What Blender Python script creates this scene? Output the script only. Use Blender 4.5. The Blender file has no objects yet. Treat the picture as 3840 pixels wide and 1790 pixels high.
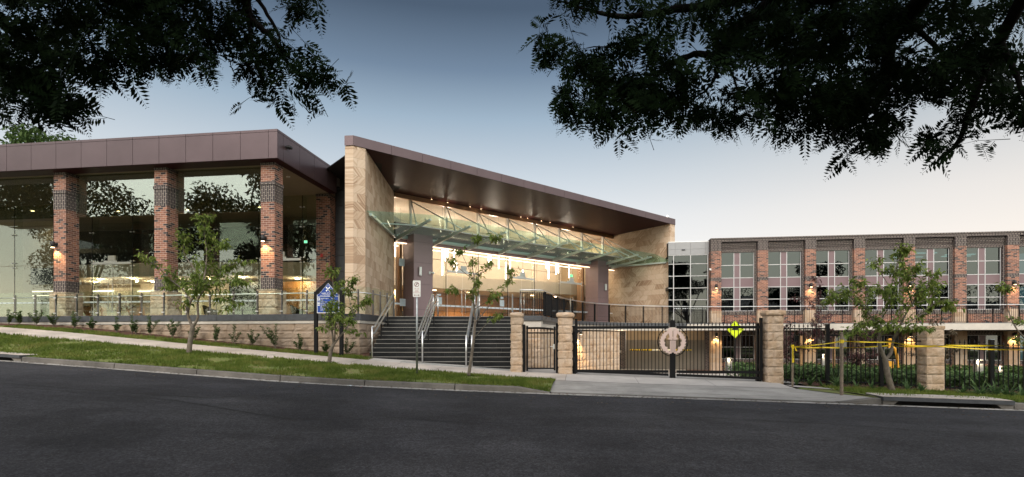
import bpy, math, random
import numpy as np
from mathutils import Vector, noise
random.seed(7)
C = bpy.context.scene
R = math.radians
# ------------------------------------------------------------------ camera
# world unit = metre, camera at the origin looking along +Y; z = 0 is eye height
FPX, CX, HZ = 1920.0, 1920.0, 1265.0          # focal length, centre column and horizon row of the photograph
cam = bpy.data.cameras.new('camera'); camo = bpy.data.objects.new('camera', cam)
C.collection.objects.link(camo); C.camera = camo
camo.rotation_euler = (R(90), 0, 0)
cam.sensor_width = 36; cam.lens = 18.0; cam.shift_y = (HZ - 895) / 3840
cam.clip_start = .1; cam.clip_end = 3000
# ------------------------------------------------------------------ sky
SUN_EL, SUN_AZ = R(38), R(196)                # soft evening light from behind the camera, a little to its left
w = bpy.data.worlds.new('World'); C.world = w; w.use_nodes = True
nt = w.node_tree; nt.nodes.clear()
def wn(t, **k):
    n = nt.nodes.new(t)
    for a, b in k.items(): setattr(n, a, b)
    return n
def ramp(stops):
    n = wn('ShaderNodeValToRGB'); e = n.color_ramp.elements
    while len(e) < len(stops): e.new(.5)
    for el, (p, c) in zip(e, stops): el.position = p; el.color = (*c, 1)
    return n
L = nt.links.new
sky = wn('ShaderNodeTexSky', sky_type='NISHITA', sun_disc=False, sun_elevation=SUN_EL, sun_rotation=SUN_AZ, air_density=1.2, dust_density=1.5)
tc = wn('ShaderNodeTexCoord'); sp = wn('ShaderNodeSeparateXYZ'); L(tc.outputs['Generated'], sp.inputs[0])
front = ramp([(.0, (.86, .82, .78)), (.12, (.80, .78, .76)), (.22, (.67, .68, .685)), (.29, (.52, .565, .60)), (.39, (.29, .375, .455)), (.46, (.135, .19, .262)), (.54, (.049, .072, .105)), (.75, (.08, .115, .18)), (1, (.14, .18, .28))])
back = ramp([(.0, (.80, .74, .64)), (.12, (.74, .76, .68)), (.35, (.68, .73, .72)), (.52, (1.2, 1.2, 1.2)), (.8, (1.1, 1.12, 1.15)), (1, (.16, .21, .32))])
for r_ in (front, back): L(sp.outputs['Z'], r_.inputs[0])
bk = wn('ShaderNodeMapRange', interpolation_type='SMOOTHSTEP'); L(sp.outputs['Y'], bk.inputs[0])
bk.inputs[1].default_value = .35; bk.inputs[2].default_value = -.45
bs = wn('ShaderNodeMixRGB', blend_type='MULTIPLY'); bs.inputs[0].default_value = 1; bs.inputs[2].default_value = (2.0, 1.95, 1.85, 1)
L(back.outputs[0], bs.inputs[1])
wr = wn('ShaderNodeMapRange', interpolation_type='SMOOTHSTEP'); L(sp.outputs['X'], wr.inputs[0]); wr.inputs[1].default_value = .0; wr.inputs[2].default_value = .8
wt = wn('ShaderNodeMixRGB', blend_type='MULTIPLY'); L(wr.outputs[0], wt.inputs[0]); L(front.outputs[0], wt.inputs[1]); wt.inputs[2].default_value = (1.05, .955, .87, 1)
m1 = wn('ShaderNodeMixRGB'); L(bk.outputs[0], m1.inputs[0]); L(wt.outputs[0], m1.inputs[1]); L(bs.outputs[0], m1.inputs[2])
m2 = wn('ShaderNodeMixRGB'); m2.inputs[0].default_value = .12; L(m1.outputs[0], m2.inputs[1])
sk = wn('ShaderNodeMixRGB', blend_type='MULTIPLY'); sk.inputs[0].default_value = 1; L(sky.outputs[0], sk.inputs[1]); sk.inputs[2].default_value = (.12, .12, .12, 1)
L(sk.outputs[0], m2.inputs[2])
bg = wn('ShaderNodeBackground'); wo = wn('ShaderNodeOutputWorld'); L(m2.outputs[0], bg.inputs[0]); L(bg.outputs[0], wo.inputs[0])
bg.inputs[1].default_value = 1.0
# ------------------------------------------------------------------ sun (afterglow, very soft)
sl = bpy.data.lights.new('sun', 'SUN'); sl.energy = 1.7; sl.angle = R(32); sl.color = (1, .9, .78)
so = bpy.data.objects.new('sun', sl); C.collection.objects.link(so)
sv = Vector((math.sin(SUN_AZ) * math.cos(SUN_EL), math.cos(SUN_AZ) * math.cos(SUN_EL), math.sin(SUN_EL)))
so.rotation_euler = sv.to_track_quat('Z', 'Y').to_euler()
C.view_settings.view_transform = 'Standard'; C.view_settings.look = 'None'; C.view_settings.gamma = 1; C.view_settings.exposure = .35
C.render.engine = 'CYCLES'
cy = C.cycles; cy.max_bounces = 8; cy.diffuse_bounces = 3; cy.glossy_bounces = 4; cy.transparent_max_bounces = 24; cy.transmission_bounces = 4
cy.sample_clamp_indirect = 4; cy.use_denoising = True; cy.caustics_reflective = False; cy.caustics_refractive = False
# ------------------------------------------------------------------ helpers
def P(px, py, Y): return ((px - CX) / FPX * Y, Y, (HZ - py) / FPX * Y)
def rot2(x, y, a): return (x * math.cos(a) - y * math.sin(a), x * math.sin(a) + y * math.cos(a))
FR = {}
def frame(o): return FR.get(o.name, ((0, 0, 0), 0.0))
def to_local(o, p):
    (lx, ly, lz), a = frame(o); x, y = rot2(p[0] - lx, p[1] - ly, -a); return (x, y, p[2] - lz)
def to_world(o, p):
    (lx, ly, lz), a = frame(o); x, y = rot2(p[0], p[1], a); return (x + lx, y + ly, p[2] + lz)
def tag(o, label=None, cat=None, group=None, kind=None):
    if label: o['label'] = label
    if cat: o['category'] = cat
    if group: o['group'] = group
    if kind: o['kind'] = kind
    return o
def thing(name, label, cat, loc=(0, 0, 0), rotz=0.0, group=None):
    o = bpy.data.objects.new(name, None); C.collection.objects.link(o)
    o.location = loc; o.rotation_euler = (0, 0, rotz); o.empty_display_size = .2
    FR[o.name] = (tuple(loc), rotz)
    return tag(o, label, cat, group)
def copy_tree(o, parent=None):
    c = o.copy(); C.collection.objects.link(c); c.parent = parent
    FR[c.name] = FR.get(o.name, ((0, 0, 0), 0.0))
    for ch in list(o.children): copy_tree(ch, c)
    return c
def place(o, loc, rotz=None):
    o.location = loc
    if rotz is not None: o.rotation_euler = (0, 0, rotz)
    FR[o.name] = (tuple(loc), o.rotation_euler[2]); return o
class MB:
    """collects shapes and links them as one mesh object"""
    def __init__(s): s.v = []; s.f = []; s.m = []; s.mi = 0; s.xf = None; s.sm = []; s.smooth = False
    def at(s, loc=(0, 0, 0), a=0.0): s.xf = (loc, a); return s
    def _a(s, pts):
        n = len(s.v)
        if s.xf:
            (lx, ly, lz), a = s.xf; ca, sa = math.cos(a), math.sin(a)
            s.v += [(x * ca - y * sa + lx, x * sa + y * ca + ly, z + lz) for x, y, z in pts]
        else: s.v += [tuple(p) for p in pts]
        return n
    def face(s, *i): s.f.append(i); s.m.append(s.mi); s.sm.append(s.smooth)
    def poly(s, pts): n = s._a(pts); s.face(*range(n, n + len(pts)))
    def box(s, x0, x1, y0, y1, z0, z1):
        n = s._a([(x0, y0, z0), (x1, y0, z0), (x1, y1, z0), (x0, y1, z0), (x0, y0, z1), (x1, y0, z1), (x1, y1, z1), (x0, y1, z1)])
        for q in ((3, 2, 1, 0), (4, 5, 6, 7), (0, 1, 5, 4), (1, 2, 6, 5), (2, 3, 7, 6), (3, 0, 4, 7)): s.face(*[n + k for k in q])
    def bbox(s, x0, x1, y0, y1, z0, z1, c=.01):
        """box with chamfered edges"""
        xs, ys, zs = (x0, x1), (y0, y1), (z0, z1); pts = []; idx = {}
        for i in (0, 1):
            for j in (0, 1):
                for k in (0, 1):
                    dx, dy, dz = c * (1 - 2 * i), c * (1 - 2 * j), c * (1 - 2 * k); X, Y, Z = xs[i], ys[j], zs[k]
                    for ax, p in enumerate(((X, Y + dy, Z + dz), (X + dx, Y, Z + dz), (X + dx, Y + dy, Z))): idx[i, j, k, ax] = len(pts); pts.append(p)
        n = s._a(pts); g = lambda *k: n + idx[k]
        for i in (0, 1):
            q = [g(i, 0, 0, 0), g(i, 0, 1, 0), g(i, 1, 1, 0), g(i, 1, 0, 0)]; s.face(*(q if i == 0 else q[::-1]))
            q = [g(0, i, 0, 1), g(1, i, 0, 1), g(1, i, 1, 1), g(0, i, 1, 1)]; s.face(*(q if i == 0 else q[::-1]))
            q = [g(0, 0, i, 2), g(0, 1, i, 2), g(1, 1, i, 2), g(1, 0, i, 2)]; s.face(*(q if i == 0 else q[::-1]))
        for a in (0, 1):
            for b in (0, 1):
                s.face(g(a, b, 0, 0), g(a, b, 0, 1), g(a, b, 1, 1), g(a, b, 1, 0))
                s.face(g(a, 0, b, 0), g(a, 0, b, 2), g(a, 1, b, 2), g(a, 1, b, 0))
                s.face(g(0, a, b, 1), g(0, a, b, 2), g(1, a, b, 2), g(1, a, b, 1))
        for i in (0, 1):
            for j in (0, 1):
                for k in (0, 1): s.face(g(i, j, k, 0), g(i, j, k, 1), g(i, j, k, 2))
    def prism(s, xy, z0, z1):
        k = len(xy); n = s._a([(x, y, z0) for x, y in xy] + [(x, y, z1) for x, y in xy])
        s.face(*[n + i for i in range(k)][::-1]); s.face(*[n + k + i for i in range(k)])
        for i in range(k): j = (i + 1) % k; s.face(n + i, n + j, n + k + j, n + k + i)
    def yprism(s, xz, y0, y1):
        """outline in x,z given thickness in y"""
        k = len(xz); n = s._a([(x, y0, z) for x, z in xz] + [(x, y1, z) for x, z in xz])
        s.face(*[n + i for i in range(k)]); s.face(*[n + k + i for i in range(k)][::-1])
        for i in range(k): j = (i + 1) % k; s.face(n + j, n + i, n + k + i, n + k + j)
    def tube(s, pts, r, n=6, cap=True):
        pts = [Vector(p) for p in pts]; rs = r if isinstance(r, (list, tuple)) else [r] * len(pts); rings = []
        sm = s.smooth; s.smooth = n > 4
        for i, p in enumerate(pts):
            d = (pts[min(i + 1, len(pts) - 1)] - pts[max(i - 1, 0)])
            if d.length < 1e-9: d = Vector((0, 0, 1))
            d.normalize(); u = d.cross(Vector((0, 0, 1)))
            if u.length < .05: u = d.cross(Vector((0, 1, 0)))
            u.normalize(); v = d.cross(u)
            off = math.pi / 4 if n == 4 else 0
            rings.append(s._a([tuple(p + u * rs[i] * math.cos(off + 2 * math.pi * k / n) + v * rs[i] * math.sin(off + 2 * math.pi * k / n)) for k in range(n)]))
        for a, b in zip(rings, rings[1:]):
            for k in range(n): j = (k + 1) % n; s.face(a + j, a + k, b + k, b + j)
        s.smooth = False
        if cap: s.face(*[rings[0] + k for k in range(n)]); s.face(*[rings[-1] + k for k in range(n)][::-1])
        s.smooth = sm
    def cyl(s, x, y, z0, z1, r0, r1=None, n=16): s.tube([(x, y, z0), (x, y, z1)], [r0, r1 if r1 is not None else r0], n)
    def sphere(s, c, r, n=8, sz=1.0):
        sm = s.smooth; s.smooth = True; rows = []
        for i in range(1, n):
            t = math.pi * i / n
            rows.append(s._a([(c[0] + r * math.sin(t) * math.cos(2 * math.pi * k / n), c[1] + r * math.sin(t) * math.sin(2 * math.pi * k / n), c[2] + r * sz * math.cos(t)) for k in range(n)]))
        a = s._a([(c[0], c[1], c[2] + r * sz)]); b = s._a([(c[0], c[1], c[2] - r * sz)])
        for k in range(n):
            j = (k + 1) % n; s.face(a, rows[0] + k, rows[0] + j); s.face(b, rows[-1] + j, rows[-1] + k)
            for p, q in zip(rows, rows[1:]): s.face(p + k, q + k, q + j, p + j)
        s.smooth = sm
    def rock(s, x0, x1, y0, y1, z0, z1, amp=.03, n=5, faces='xXyYZ', seed=0.0):
        """rock-faced block: straight drafted edges, rough bulging faces"""
        ex, ey, ez = x1 - x0, y1 - y0, z1 - z0
        def grid(o, u, v, nn, nu, nv):
            pts = []
            for i in range(nu + 1):
                for j in range(nv + 1):
                    a, b = i / nu, j / nv
                    lu = math.dist((0, 0, 0), u); lv = math.dist((0, 0, 0), v)
                    e = min(a * lu, (1 - a) * lu, b * lv, (1 - b) * lv); fo = min(1, e / .05)
                    p = Vector(o) + Vector(u) * a + Vector(v) * b
                    q = p * 6 + Vector((seed, seed * 1.7, seed * .3))
                    d = amp * fo * (.75 + .8 * noise.noise(q) + .5 * noise.noise(q * 2.7))
                    pts.append(tuple(p + Vector(nn) * d))
            k = s._a(pts)
            for i in range(nu):
                for j in range(nv): q = k + i * (nv + 1) + j; s.face(q, q + nv + 1, q + nv + 2, q + 1)
        nx, ny, nz = max(2, int(n * ex / ez + .5)), max(2, int(n * ey / ez + .5)), n
        nx, ny = min(nx, 14), min(ny, 10)
        if 'y' in faces: grid((x0, y0, z0), (ex, 0, 0), (0, 0, ez), (0, -1, 0), nx, nz)
        if 'Y' in faces: grid((x1, y1, z0), (-ex, 0, 0), (0, 0, ez), (0, 1, 0), nx, nz)
        if 'x' in faces: grid((x0, y1, z0), (0, -ey, 0), (0, 0, ez), (-1, 0, 0), ny, nz)
        if 'X' in faces: grid((x1, y0, z0), (0, ey, 0), (0, 0, ez), (1, 0, 0), ny, nz)
        if 'Z' in faces: grid((x0, y0, z1), (ex, 0, 0), (0, ey, 0), (0, 0, 1), nx, ny)
        if 'z' in faces: grid((x0, y1, z0), (ex, 0, 0), (0, -ey, 0), (0, 0, -1), nx, ny)
    def build(s, name, mats, parent=None, world=False):
        if not isinstance(mats, (list, tuple)): mats = [mats]
        v = s.v
        if world and parent is not None: v = [to_local(parent, p) for p in v]
        me = bpy.data.meshes.new(name); me.from_pydata(v, [], s.f)
        for m in mats: me.materials.append(m)
        if len(mats) > 1: me.polygons.foreach_set('material_index', s.m)
        if any(s.sm): me.polygons.foreach_set('use_smooth', s.sm)
        me.update()
        o = bpy.data.objects.new(name, me); C.collection.objects.link(o)
        if parent is not None: o.parent = parent
        return o
def npmesh(name, V, F, mat, parent=None, smooth=False):
    me = bpy.data.meshes.new(name); V = np.asarray(V, dtype=np.float32); F = np.asarray(F, dtype=np.int32)
    if parent is not None:
        (lx, ly, lz), a = frame(parent); V = V - np.array([lx, ly, lz], np.float32); ca, sa = math.cos(-a), math.sin(-a)
        V = np.stack([V[:, 0] * ca - V[:, 1] * sa, V[:, 0] * sa + V[:, 1] * ca, V[:, 2]], 1)
    k = F.shape[1]
    me.vertices.add(len(V)); me.vertices.foreach_set('co', V.ravel())
    me.loops.add(F.size); me.loops.foreach_set('vertex_index', F.ravel())
    me.polygons.add(len(F)); me.polygons.foreach_set('loop_start', np.arange(0, F.size, k, dtype=np.int32)); me.polygons.foreach_set('loop_total', np.full(len(F), k, np.int32))
    me.materials.append(mat); me.update(calc_edges=True); me.validate()
    o = bpy.data.objects.new(name, me); C.collection.objects.link(o)
    if parent is not None: o.parent = parent
    return o
def text(name, body, size, mat, parent, loc, align='CENTER', rx=90, ext=.002, sx=1.0):
    c = bpy.data.curves.new(name, 'FONT'); c.body = body; c.size = size; c.align_x = align; c.align_y = 'CENTER'; c.extrude = ext; c.materials.append(mat)
    o = bpy.data.objects.new(name, c); me = bpy.data.meshes.new_from_object(o); bpy.data.objects.remove(o); bpy.data.curves.remove(c)
    o = bpy.data.objects.new(name, me); C.collection.objects.link(o); o.parent = parent; o.location = loc; o.rotation_euler = (R(rx), 0, 0)
    return o
def lamp(kind, parent, loc, energy, col=(1, .72, .42), size=.05, spot=None, name='lamp', rot=None):
    l = bpy.data.lights.new(name, kind); l.energy = energy; l.color = col
    if kind == 'AREA': l.shape = 'RECTANGLE'; l.size, l.size_y = size
    else: l.shadow_soft_size = size
    if kind == 'SPOT': l.spot_size = R(spot or 100); l.spot_blend = .6
    o = bpy.data.objects.new(name, l); C.collection.objects.link(o); o.parent = parent; o.location = loc
    if rot: o.rotation_euler = rot
    return o
# ------------------------------------------------------------------ materials
class NT:
    def __init__(s, name):
        s.mat = bpy.data.materials.new(name); s.mat.use_nodes = True; s.t = s.mat.node_tree; s.b = s.t.nodes['Principled BSDF']; s.out = s.t.nodes['Material Output']
    def n(s, ty, ins=None, **k):
        n = s.t.nodes.new(ty)
        for a, b in k.items(): setattr(n, a, b)
        for a, b in (ins or {}).items(): s.set(n.inputs[a], b)
        return n
    def set(s, sock, v):
        if isinstance(v, bpy.types.NodeSocket): s.t.links.new(v, sock)
        elif isinstance(v, bpy.types.Node): s.t.links.new(v.outputs[0], sock)
        else:
            if isinstance(v, tuple) and len(v) == 3 and sock.type == 'RGBA': v = (*v, 1)
            sock.default_value = v
    def m(s, op, a, b=0.0, c=0.0): return s.n('ShaderNodeMath', {0: a, 1: b, 2: c}, operation=op).outputs[0]
    def mix(s, f, a, b, bt='MIX'): return s.n('ShaderNodeMixRGB', {0: f, 1: a, 2: b}, blend_type=bt).outputs[0]
    def obj(s): return s.n('ShaderNodeTexCoord').outputs['Object']
    def noise(s, v, sc, det=3, rough=.5): return s.n('ShaderNodeTexNoise', {'Vector': v, 'Scale': sc, 'Detail': det, 'Roughness': rough}).outputs['Fac']
    def ramp(s, f, stops, const=False):
        n = s.n('ShaderNodeValToRGB', {0: f}); e = n.color_ramp.elements
        if const: n.color_ramp.interpolation = 'CONSTANT'
        while len(e) < len(stops): e.new(.5)
        for el, (p, c) in zip(e, stops): el.position = p; el.color = (*c, 1)
        return n.outputs[0]
    def bump(s, h, st=.3, d=.01): s.set(s.b.inputs['Normal'], s.n('ShaderNodeBump', {'Height': h, 'Strength': st, 'Distance': d}).outputs[0])
    def base(s, c): s.set(s.b.inputs['Base Color'], c)
    def pr(s, **k):
        for a, b in k.items(): s.set(s.b.inputs[a.replace('_', ' ')], b)
def std(name, col, rough=.6, metal=0.0, var=.12, sc=3.0, bump=0.0, bsc=60.0, spec=.5):
    t = NT(name); o = t.obj(); f = t.noise(o, sc, 5, .6)
    t.base(t.mix(1.0, col, t.ramp(f, [(.3, (1 - var,) * 3), (.7, (1 + var,) * 3)]), 'MULTIPLY'))
    t.pr(Roughness=rough, Metallic=metal); t.b.inputs['Specular IOR Level'].default_value = spec
    if bump: t.bump(t.noise(o, bsc, 4), bump, .01)
    return t.mat
def emis(name, col, st):
    t = NT(name); t.pr(**{'Base_Color': (.8, .8, .8)}); t.set(t.b.inputs['Emission Color'], col); t.b.inputs['Emission Strength'].default_value = st
    return t.mat
def glass(name, tint, refl, rough=0.0, gz=.85, haze=0.0):
    t = NT(name); tr = t.n('ShaderNodeBsdfTransparent', {0: tint}); gl = t.n('ShaderNodeBsdfGlossy', {'Color': (.97, 1, .96), 'Roughness': rough})
    ge = t.n('ShaderNodeNewGeometry'); dt = t.n('ShaderNodeVectorMath', {0: ge.outputs['Normal'], 1: ge.outputs['Incoming']}, operation='DOT_PRODUCT')
    c = t.m('SUBTRACT', 1.0, t.m('ABSOLUTE', dt.outputs['Value'])); f = t.m('MULTIPLY_ADD', t.m('POWER', c, 5.0), gz - refl, refl)
    mx = t.n('ShaderNodeMixShader', {0: f, 1: tr.outputs[0], 2: gl.outputs[0]}); 
    if haze: tl = t.n('ShaderNodeBsdfTranslucent', {0: (.50, .80, .72)}); mx = t.n('ShaderNodeMixShader', {0: haze, 1: mx.outputs[0], 2: tl.outputs[0]})
    t.t.links.new(mx.outputs[0], t.out.inputs[0]); return t.mat
def brick(name, kind='red', vert=False, bw=.23, bh=.076, mort=.011):
    t = NT(name); o = t.obj(); s = t.n('ShaderNodeSeparateXYZ', {0: o}); u = t.m('ADD', s.outputs[0], s.outputs[1]); z = s.outputs[2]
    v = t.n('ShaderNodeCombineXYZ', {0: z, 1: u} if vert else {0: u, 1: z})
    b = t.n('ShaderNodeTexBrick', {'Vector': v.outputs[0], 'Color1': (0, 0, 0), 'Color2': (1, 1, 1), 'Mortar': (0, 0, 0), 'Scale': 1.0, 'Mortar Size': mort / 2, 'Mortar Smooth': .1, 'Bias': 0.0, 'Brick Width': bw + mort, 'Row Height': bh + mort})
    b.offset = 0.0 if kind == 'stack' else .5
    if kind == 'red': cr = t.ramp(b.outputs[0], [(0, (.028, .02, .024)), (.17, (.15, .065, .045)), (.34, (.24, .10, .064)), (.55, (.31, .135, .085)), (.78, (.20, .082, .056))], True); mo = (.52, .42, .35)
    else: cr = t.ramp(b.outputs[0], [(0, (.022, .017, .021)), (1, (.052, .036, .04))]); mo = (.50, .44, .37)
    nz = t.noise(o, 30, 4, .6); cr = t.mix(.75, cr, t.ramp(nz, [(.3, (.65, .65, .65)), (.7, (1.3, 1.3, 1.3))]), 'MULTIPLY')
    t.base(t.mix(b.outputs['Fac'], cr, mo)); t.pr(Roughness=.8)
    t.bump(t.m('ADD', t.m('MULTIPLY', b.outputs['Fac'], -1.0), t.m('MULTIPLY', nz, .4)), .6, .008)
    return t.mat
def stonemat(name, cols, vein=2.2, rough=.85):
    t = NT(name); o = t.obj(); w_ = t.n('ShaderNodeTexNoise', {'Vector': o, 'Scale': 1.3, 'Detail': 3.0}); d = t.n('ShaderNodeMixRGB', {0: .45, 1: o, 2: w_.outputs['Color']}, blend_type='ADD')
    big = t.noise(d.outputs[0], vein, 6, .62); fine = t.noise(o, 45, 4, .65)
    a, b, c, e = cols; cr = t.ramp(big, [(.28, a), (.43, b), (.56, c), (.72, e)])
    t.base(t.mix(.6, cr, t.ramp(fine, [(.3, (.72,) * 3), (.7, (1.2,) * 3)]), 'MULTIPLY')); t.pr(Roughness=rough); t.bump(fine, .5, .012); return t.mat
def blockmat(name, cols, bw=.6, bh=.3):
    """sawn sandstone laid in courses"""
    t = NT(name); o = t.obj(); s = t.n('ShaderNodeSeparateXYZ', {0: o}); u = t.m('ADD', s.outputs[0], s.outputs[1])
    v = t.n('ShaderNodeCombineXYZ', {0: u, 1: s.outputs[2]})
    b = t.n('ShaderNodeTexBrick', {'Vector': v.outputs[0], 'Color1': (0, 0, 0), 'Color2': (1, 1, 1), 'Mortar': (.4, .4, .4), 'Scale': 1.0, 'Mortar Size': .004, 'Bias': 0.0, 'Brick Width': bw, 'Row Height': bh})
    n = t.noise(o, 9, 5, .6); f = t.m('ADD', t.m('MULTIPLY', b.outputs[0], .55), t.m('MULTIPLY', n, .5))
    cr = t.ramp(f, [(.15, cols[0]), (.4, cols[1]), (.65, cols[2]), (.9, cols[3])])
    t.base(t.mix(t.m('MULTIPLY', b.outputs['Fac'], .6), cr, (.3, .22, .15))); t.pr(Roughness=.85)
    t.bump(t.m('ADD', t.m('MULTIPLY', b.outputs['Fac'], -1.0), t.m('MULTIPLY', n, .8)), .5, .02); return t.mat
def cladding(name):
    """thin sandstone cladding: each tile with straight diagonal bedding, mirrored at random"""
    t = NT(name); o = t.obj(); s = t.n('ShaderNodeSeparateXYZ', {0: o}); u = t.m('ADD', s.outputs[0], t.m('MULTIPLY', s.outputs[1], 1.0)); z = s.outputs[2]
    TH, TW = .37, .74
    row = t.m('FLOOR', t.m('DIVIDE', z, TH)); uo = t.m('ADD', t.m('DIVIDE', u, TW), t.m('MULTIPLY', t.m('MODULO', row, 2.0), .5)); col = t.m('FLOOR', uo)
    wn_ = t.n('ShaderNodeTexWhiteNoise', {'Vector': t.n('ShaderNodeCombineXYZ', {0: col, 1: row}).outputs[0]}, noise_dimensions='2D'); rnd = wn_.outputs['Value']
    sc = t.n('ShaderNodeSeparateXYZ', {0: wn_.outputs['Color']})
    sg = t.m('SUBTRACT', t.m('MULTIPLY', t.m('GREATER_THAN', rnd, .5), 2.0), 1.0)
    wv = t.m('MULTIPLY', t.noise(o, 1.5, 2), .12)
    p = t.m('ADD', t.m('ADD', t.m('MULTIPLY', u, sg), t.m('MULTIPLY', z, t.m('ADD', .55, t.m('MULTIPLY', sc.outputs[1], .9)))), t.m('ADD', t.m('MULTIPLY', rnd, 37.0), wv))
    vv = t.n('ShaderNodeCombineXYZ', {0: t.m('MULTIPLY', p, 9.0), 1: t.m('MULTIPLY', rnd, 91.0)})
    st = t.noise(vv.outputs[0], 1.0, 3, .6); amp = t.m('MULTIPLY', sc.outputs[0], .9)
    f = t.m('ADD', .36, t.m('ADD', t.m('MULTIPLY', t.m('SUBTRACT', st, .5), t.m('ADD', .55, t.m('MULTIPLY', amp, 1.35))), t.m('MULTIPLY', t.m('SUBTRACT', sc.outputs[2], .5), .36)))
    cr = t.ramp(f, [(.10, (.60, .475, .36)), (.34, (.53, .40, .29)), (.50, (.41, .285, .19)), (.70, (.25, .15, .09))])
    fu = t.m('FRACT', uo); fz = t.m('FRACT', t.m('DIVIDE', z, TH))
    j = t.m('MAXIMUM', t.m('LESS_THAN', fu, .014), t.m('LESS_THAN', fz, .026))
    t.base(t.mix(t.m('MULTIPLY', j, .75), cr, (.25, .18, .12))); t.pr(Roughness=.8); t.bump(t.noise(o, 70, 3), .15, .004); return t.mat
def leafmat(name, c0, c1, c2, trans=.35, sc=6.0, spec=.25):
    t = NT(name); o = t.obj(); f = t.noise(o, sc, 3, .7); c = t.ramp(f, [(.3, c0), (.5, c1), (.72, c2)]); t.base(c); t.pr(Roughness=.7); t.b.inputs['Specular IOR Level'].default_value = spec
    tl = t.n('ShaderNodeBsdfTranslucent', {0: c}); mx = t.n('ShaderNodeMixShader', {0: trans, 1: t.b.outputs[0], 2: tl.outputs[0]}); t.t.links.new(mx.outputs[0], t.out.inputs[0]); return t.mat
def asphaltmat():
    t = NT('asphalt'); o = t.obj(); big = t.noise(o, .35, 6, .65); mid = t.noise(o, 5, 4, .6); fine = t.noise(o, 110, 2, .8); spk = t.noise(o, 300, 1)
    mp = t.n('ShaderNodeMapping', {'Vector': o, 'Scale': (.12, 1.6, 1), 'Rotation': (0, 0, R(8))}); tr = t.noise(mp.outputs[0], 1.0, 4)
    c = t.ramp(big, [(.3, (.021, .021, .025)), (.7, (.046, .0455, .050))]); c = t.mix(.8, c, t.ramp(fine, [(.25, (.4,) * 3), (.75, (1.7,) * 3)]), 'MULTIPLY'); gr = t.noise(o, 36, 3, .75); c = t.mix(.9, c, t.ramp(gr, [(.36, (.45,) * 3), (.5, (1,) * 3), (.66, (1.75,) * 3)]), 'MULTIPLY'); cg = t.noise(o, 13, 2, .8); c = t.mix(.85, c, t.ramp(cg, [(.34, (.72,) * 3), (.5, (1,) * 3), (.66, (1.3,) * 3)]), 'MULTIPLY'); pt = t.noise(o, .55, 4, .55); c = t.mix(.8, c, t.ramp(pt, [(.38, (.66,) * 3), (.46, (.98,) * 3), (.58, (1.05,) * 3), (.66, (1.35,) * 3)]), 'MULTIPLY')
    c = t.mix(.5, c, t.ramp(tr, [(.3, (.7,) * 3), (.7, (1.35,) * 3)]), 'MULTIPLY'); c = t.mix(.5, c, t.ramp(mid, [(.35, (.8,) * 3), (.65, (1.2,) * 3)]), 'MULTIPLY')
    c = t.mix(t.m('GREATER_THAN', t.noise(o, 60, 1), .735), c, (.13, .125, .12)); t.base(c); t.pr(Roughness=.9); t.b.inputs['Specular IOR Level'].default_value = .25; t.bump(t.m('ADD', fine, t.m('MULTIPLY', mid, .5)), .7, .012); return t.mat
def concmat(name, col, stain=.3):
    t = NT(name); o = t.obj(); a = t.noise(o, .9, 6, .65); b = t.noise(o, 40, 3, .7); c = t.mix(1.0, col, t.ramp(a, [(.3, (1 - stain,) * 3), (.68, (1.12,) * 3)]), 'MULTIPLY')
    t.base(t.mix(.5, c, t.ramp(b, [(.3, (.8,) * 3), (.7, (1.15,) * 3)]), 'MULTIPLY')); t.pr(Roughness=.85); t.bump(b, .25, .006); return t.mat
def grassmat():
    t = NT('grass'); o = t.obj(); a = t.noise(o, .7, 5, .65); b = t.noise(o, 25, 3, .7); c = t.noise(o, 2.3, 4, .6)
    g = t.ramp(a, [(.25, (.075, .11, .02)), (.5, (.12, .165, .03)), (.75, (.18, .205, .045))]); g = t.mix(t.ramp(c, [(.46, (0,) * 3), (.66, (.85,) * 3)]), g, (.20, .165, .07))
    t.base(t.mix(.8, g, t.ramp(b, [(.3, (.45,) * 3), (.7, (1.45,) * 3)]), 'MULTIPLY')); t.pr(Roughness=.9); t.bump(b, .9, .03); return t.mat
def mulchmat():
    t = NT('mulch'); o = t.obj(); b = t.n('ShaderNodeTexVoronoi', {'Vector': o, 'Scale': 38.0}); n = t.noise(o, 15, 4)
    t.base(t.mix(.7, t.ramp(b.outputs['Color'], [(.1, (.045, .018, .011)), (.5, (.11, .045, .026)), (.9, (.19, .085, .05))]), t.ramp(n, [(.3, (.5,) * 3), (.7, (1.4,) * 3)]), 'MULTIPLY')); t.pr(Roughness=.95); t.bump(b.outputs['Distance'], 1, .04); return t.mat
SAND = ((.45, .34, .255), (.52, .40, .30), (.47, .335, .225), (.33, .205, .125))
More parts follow.
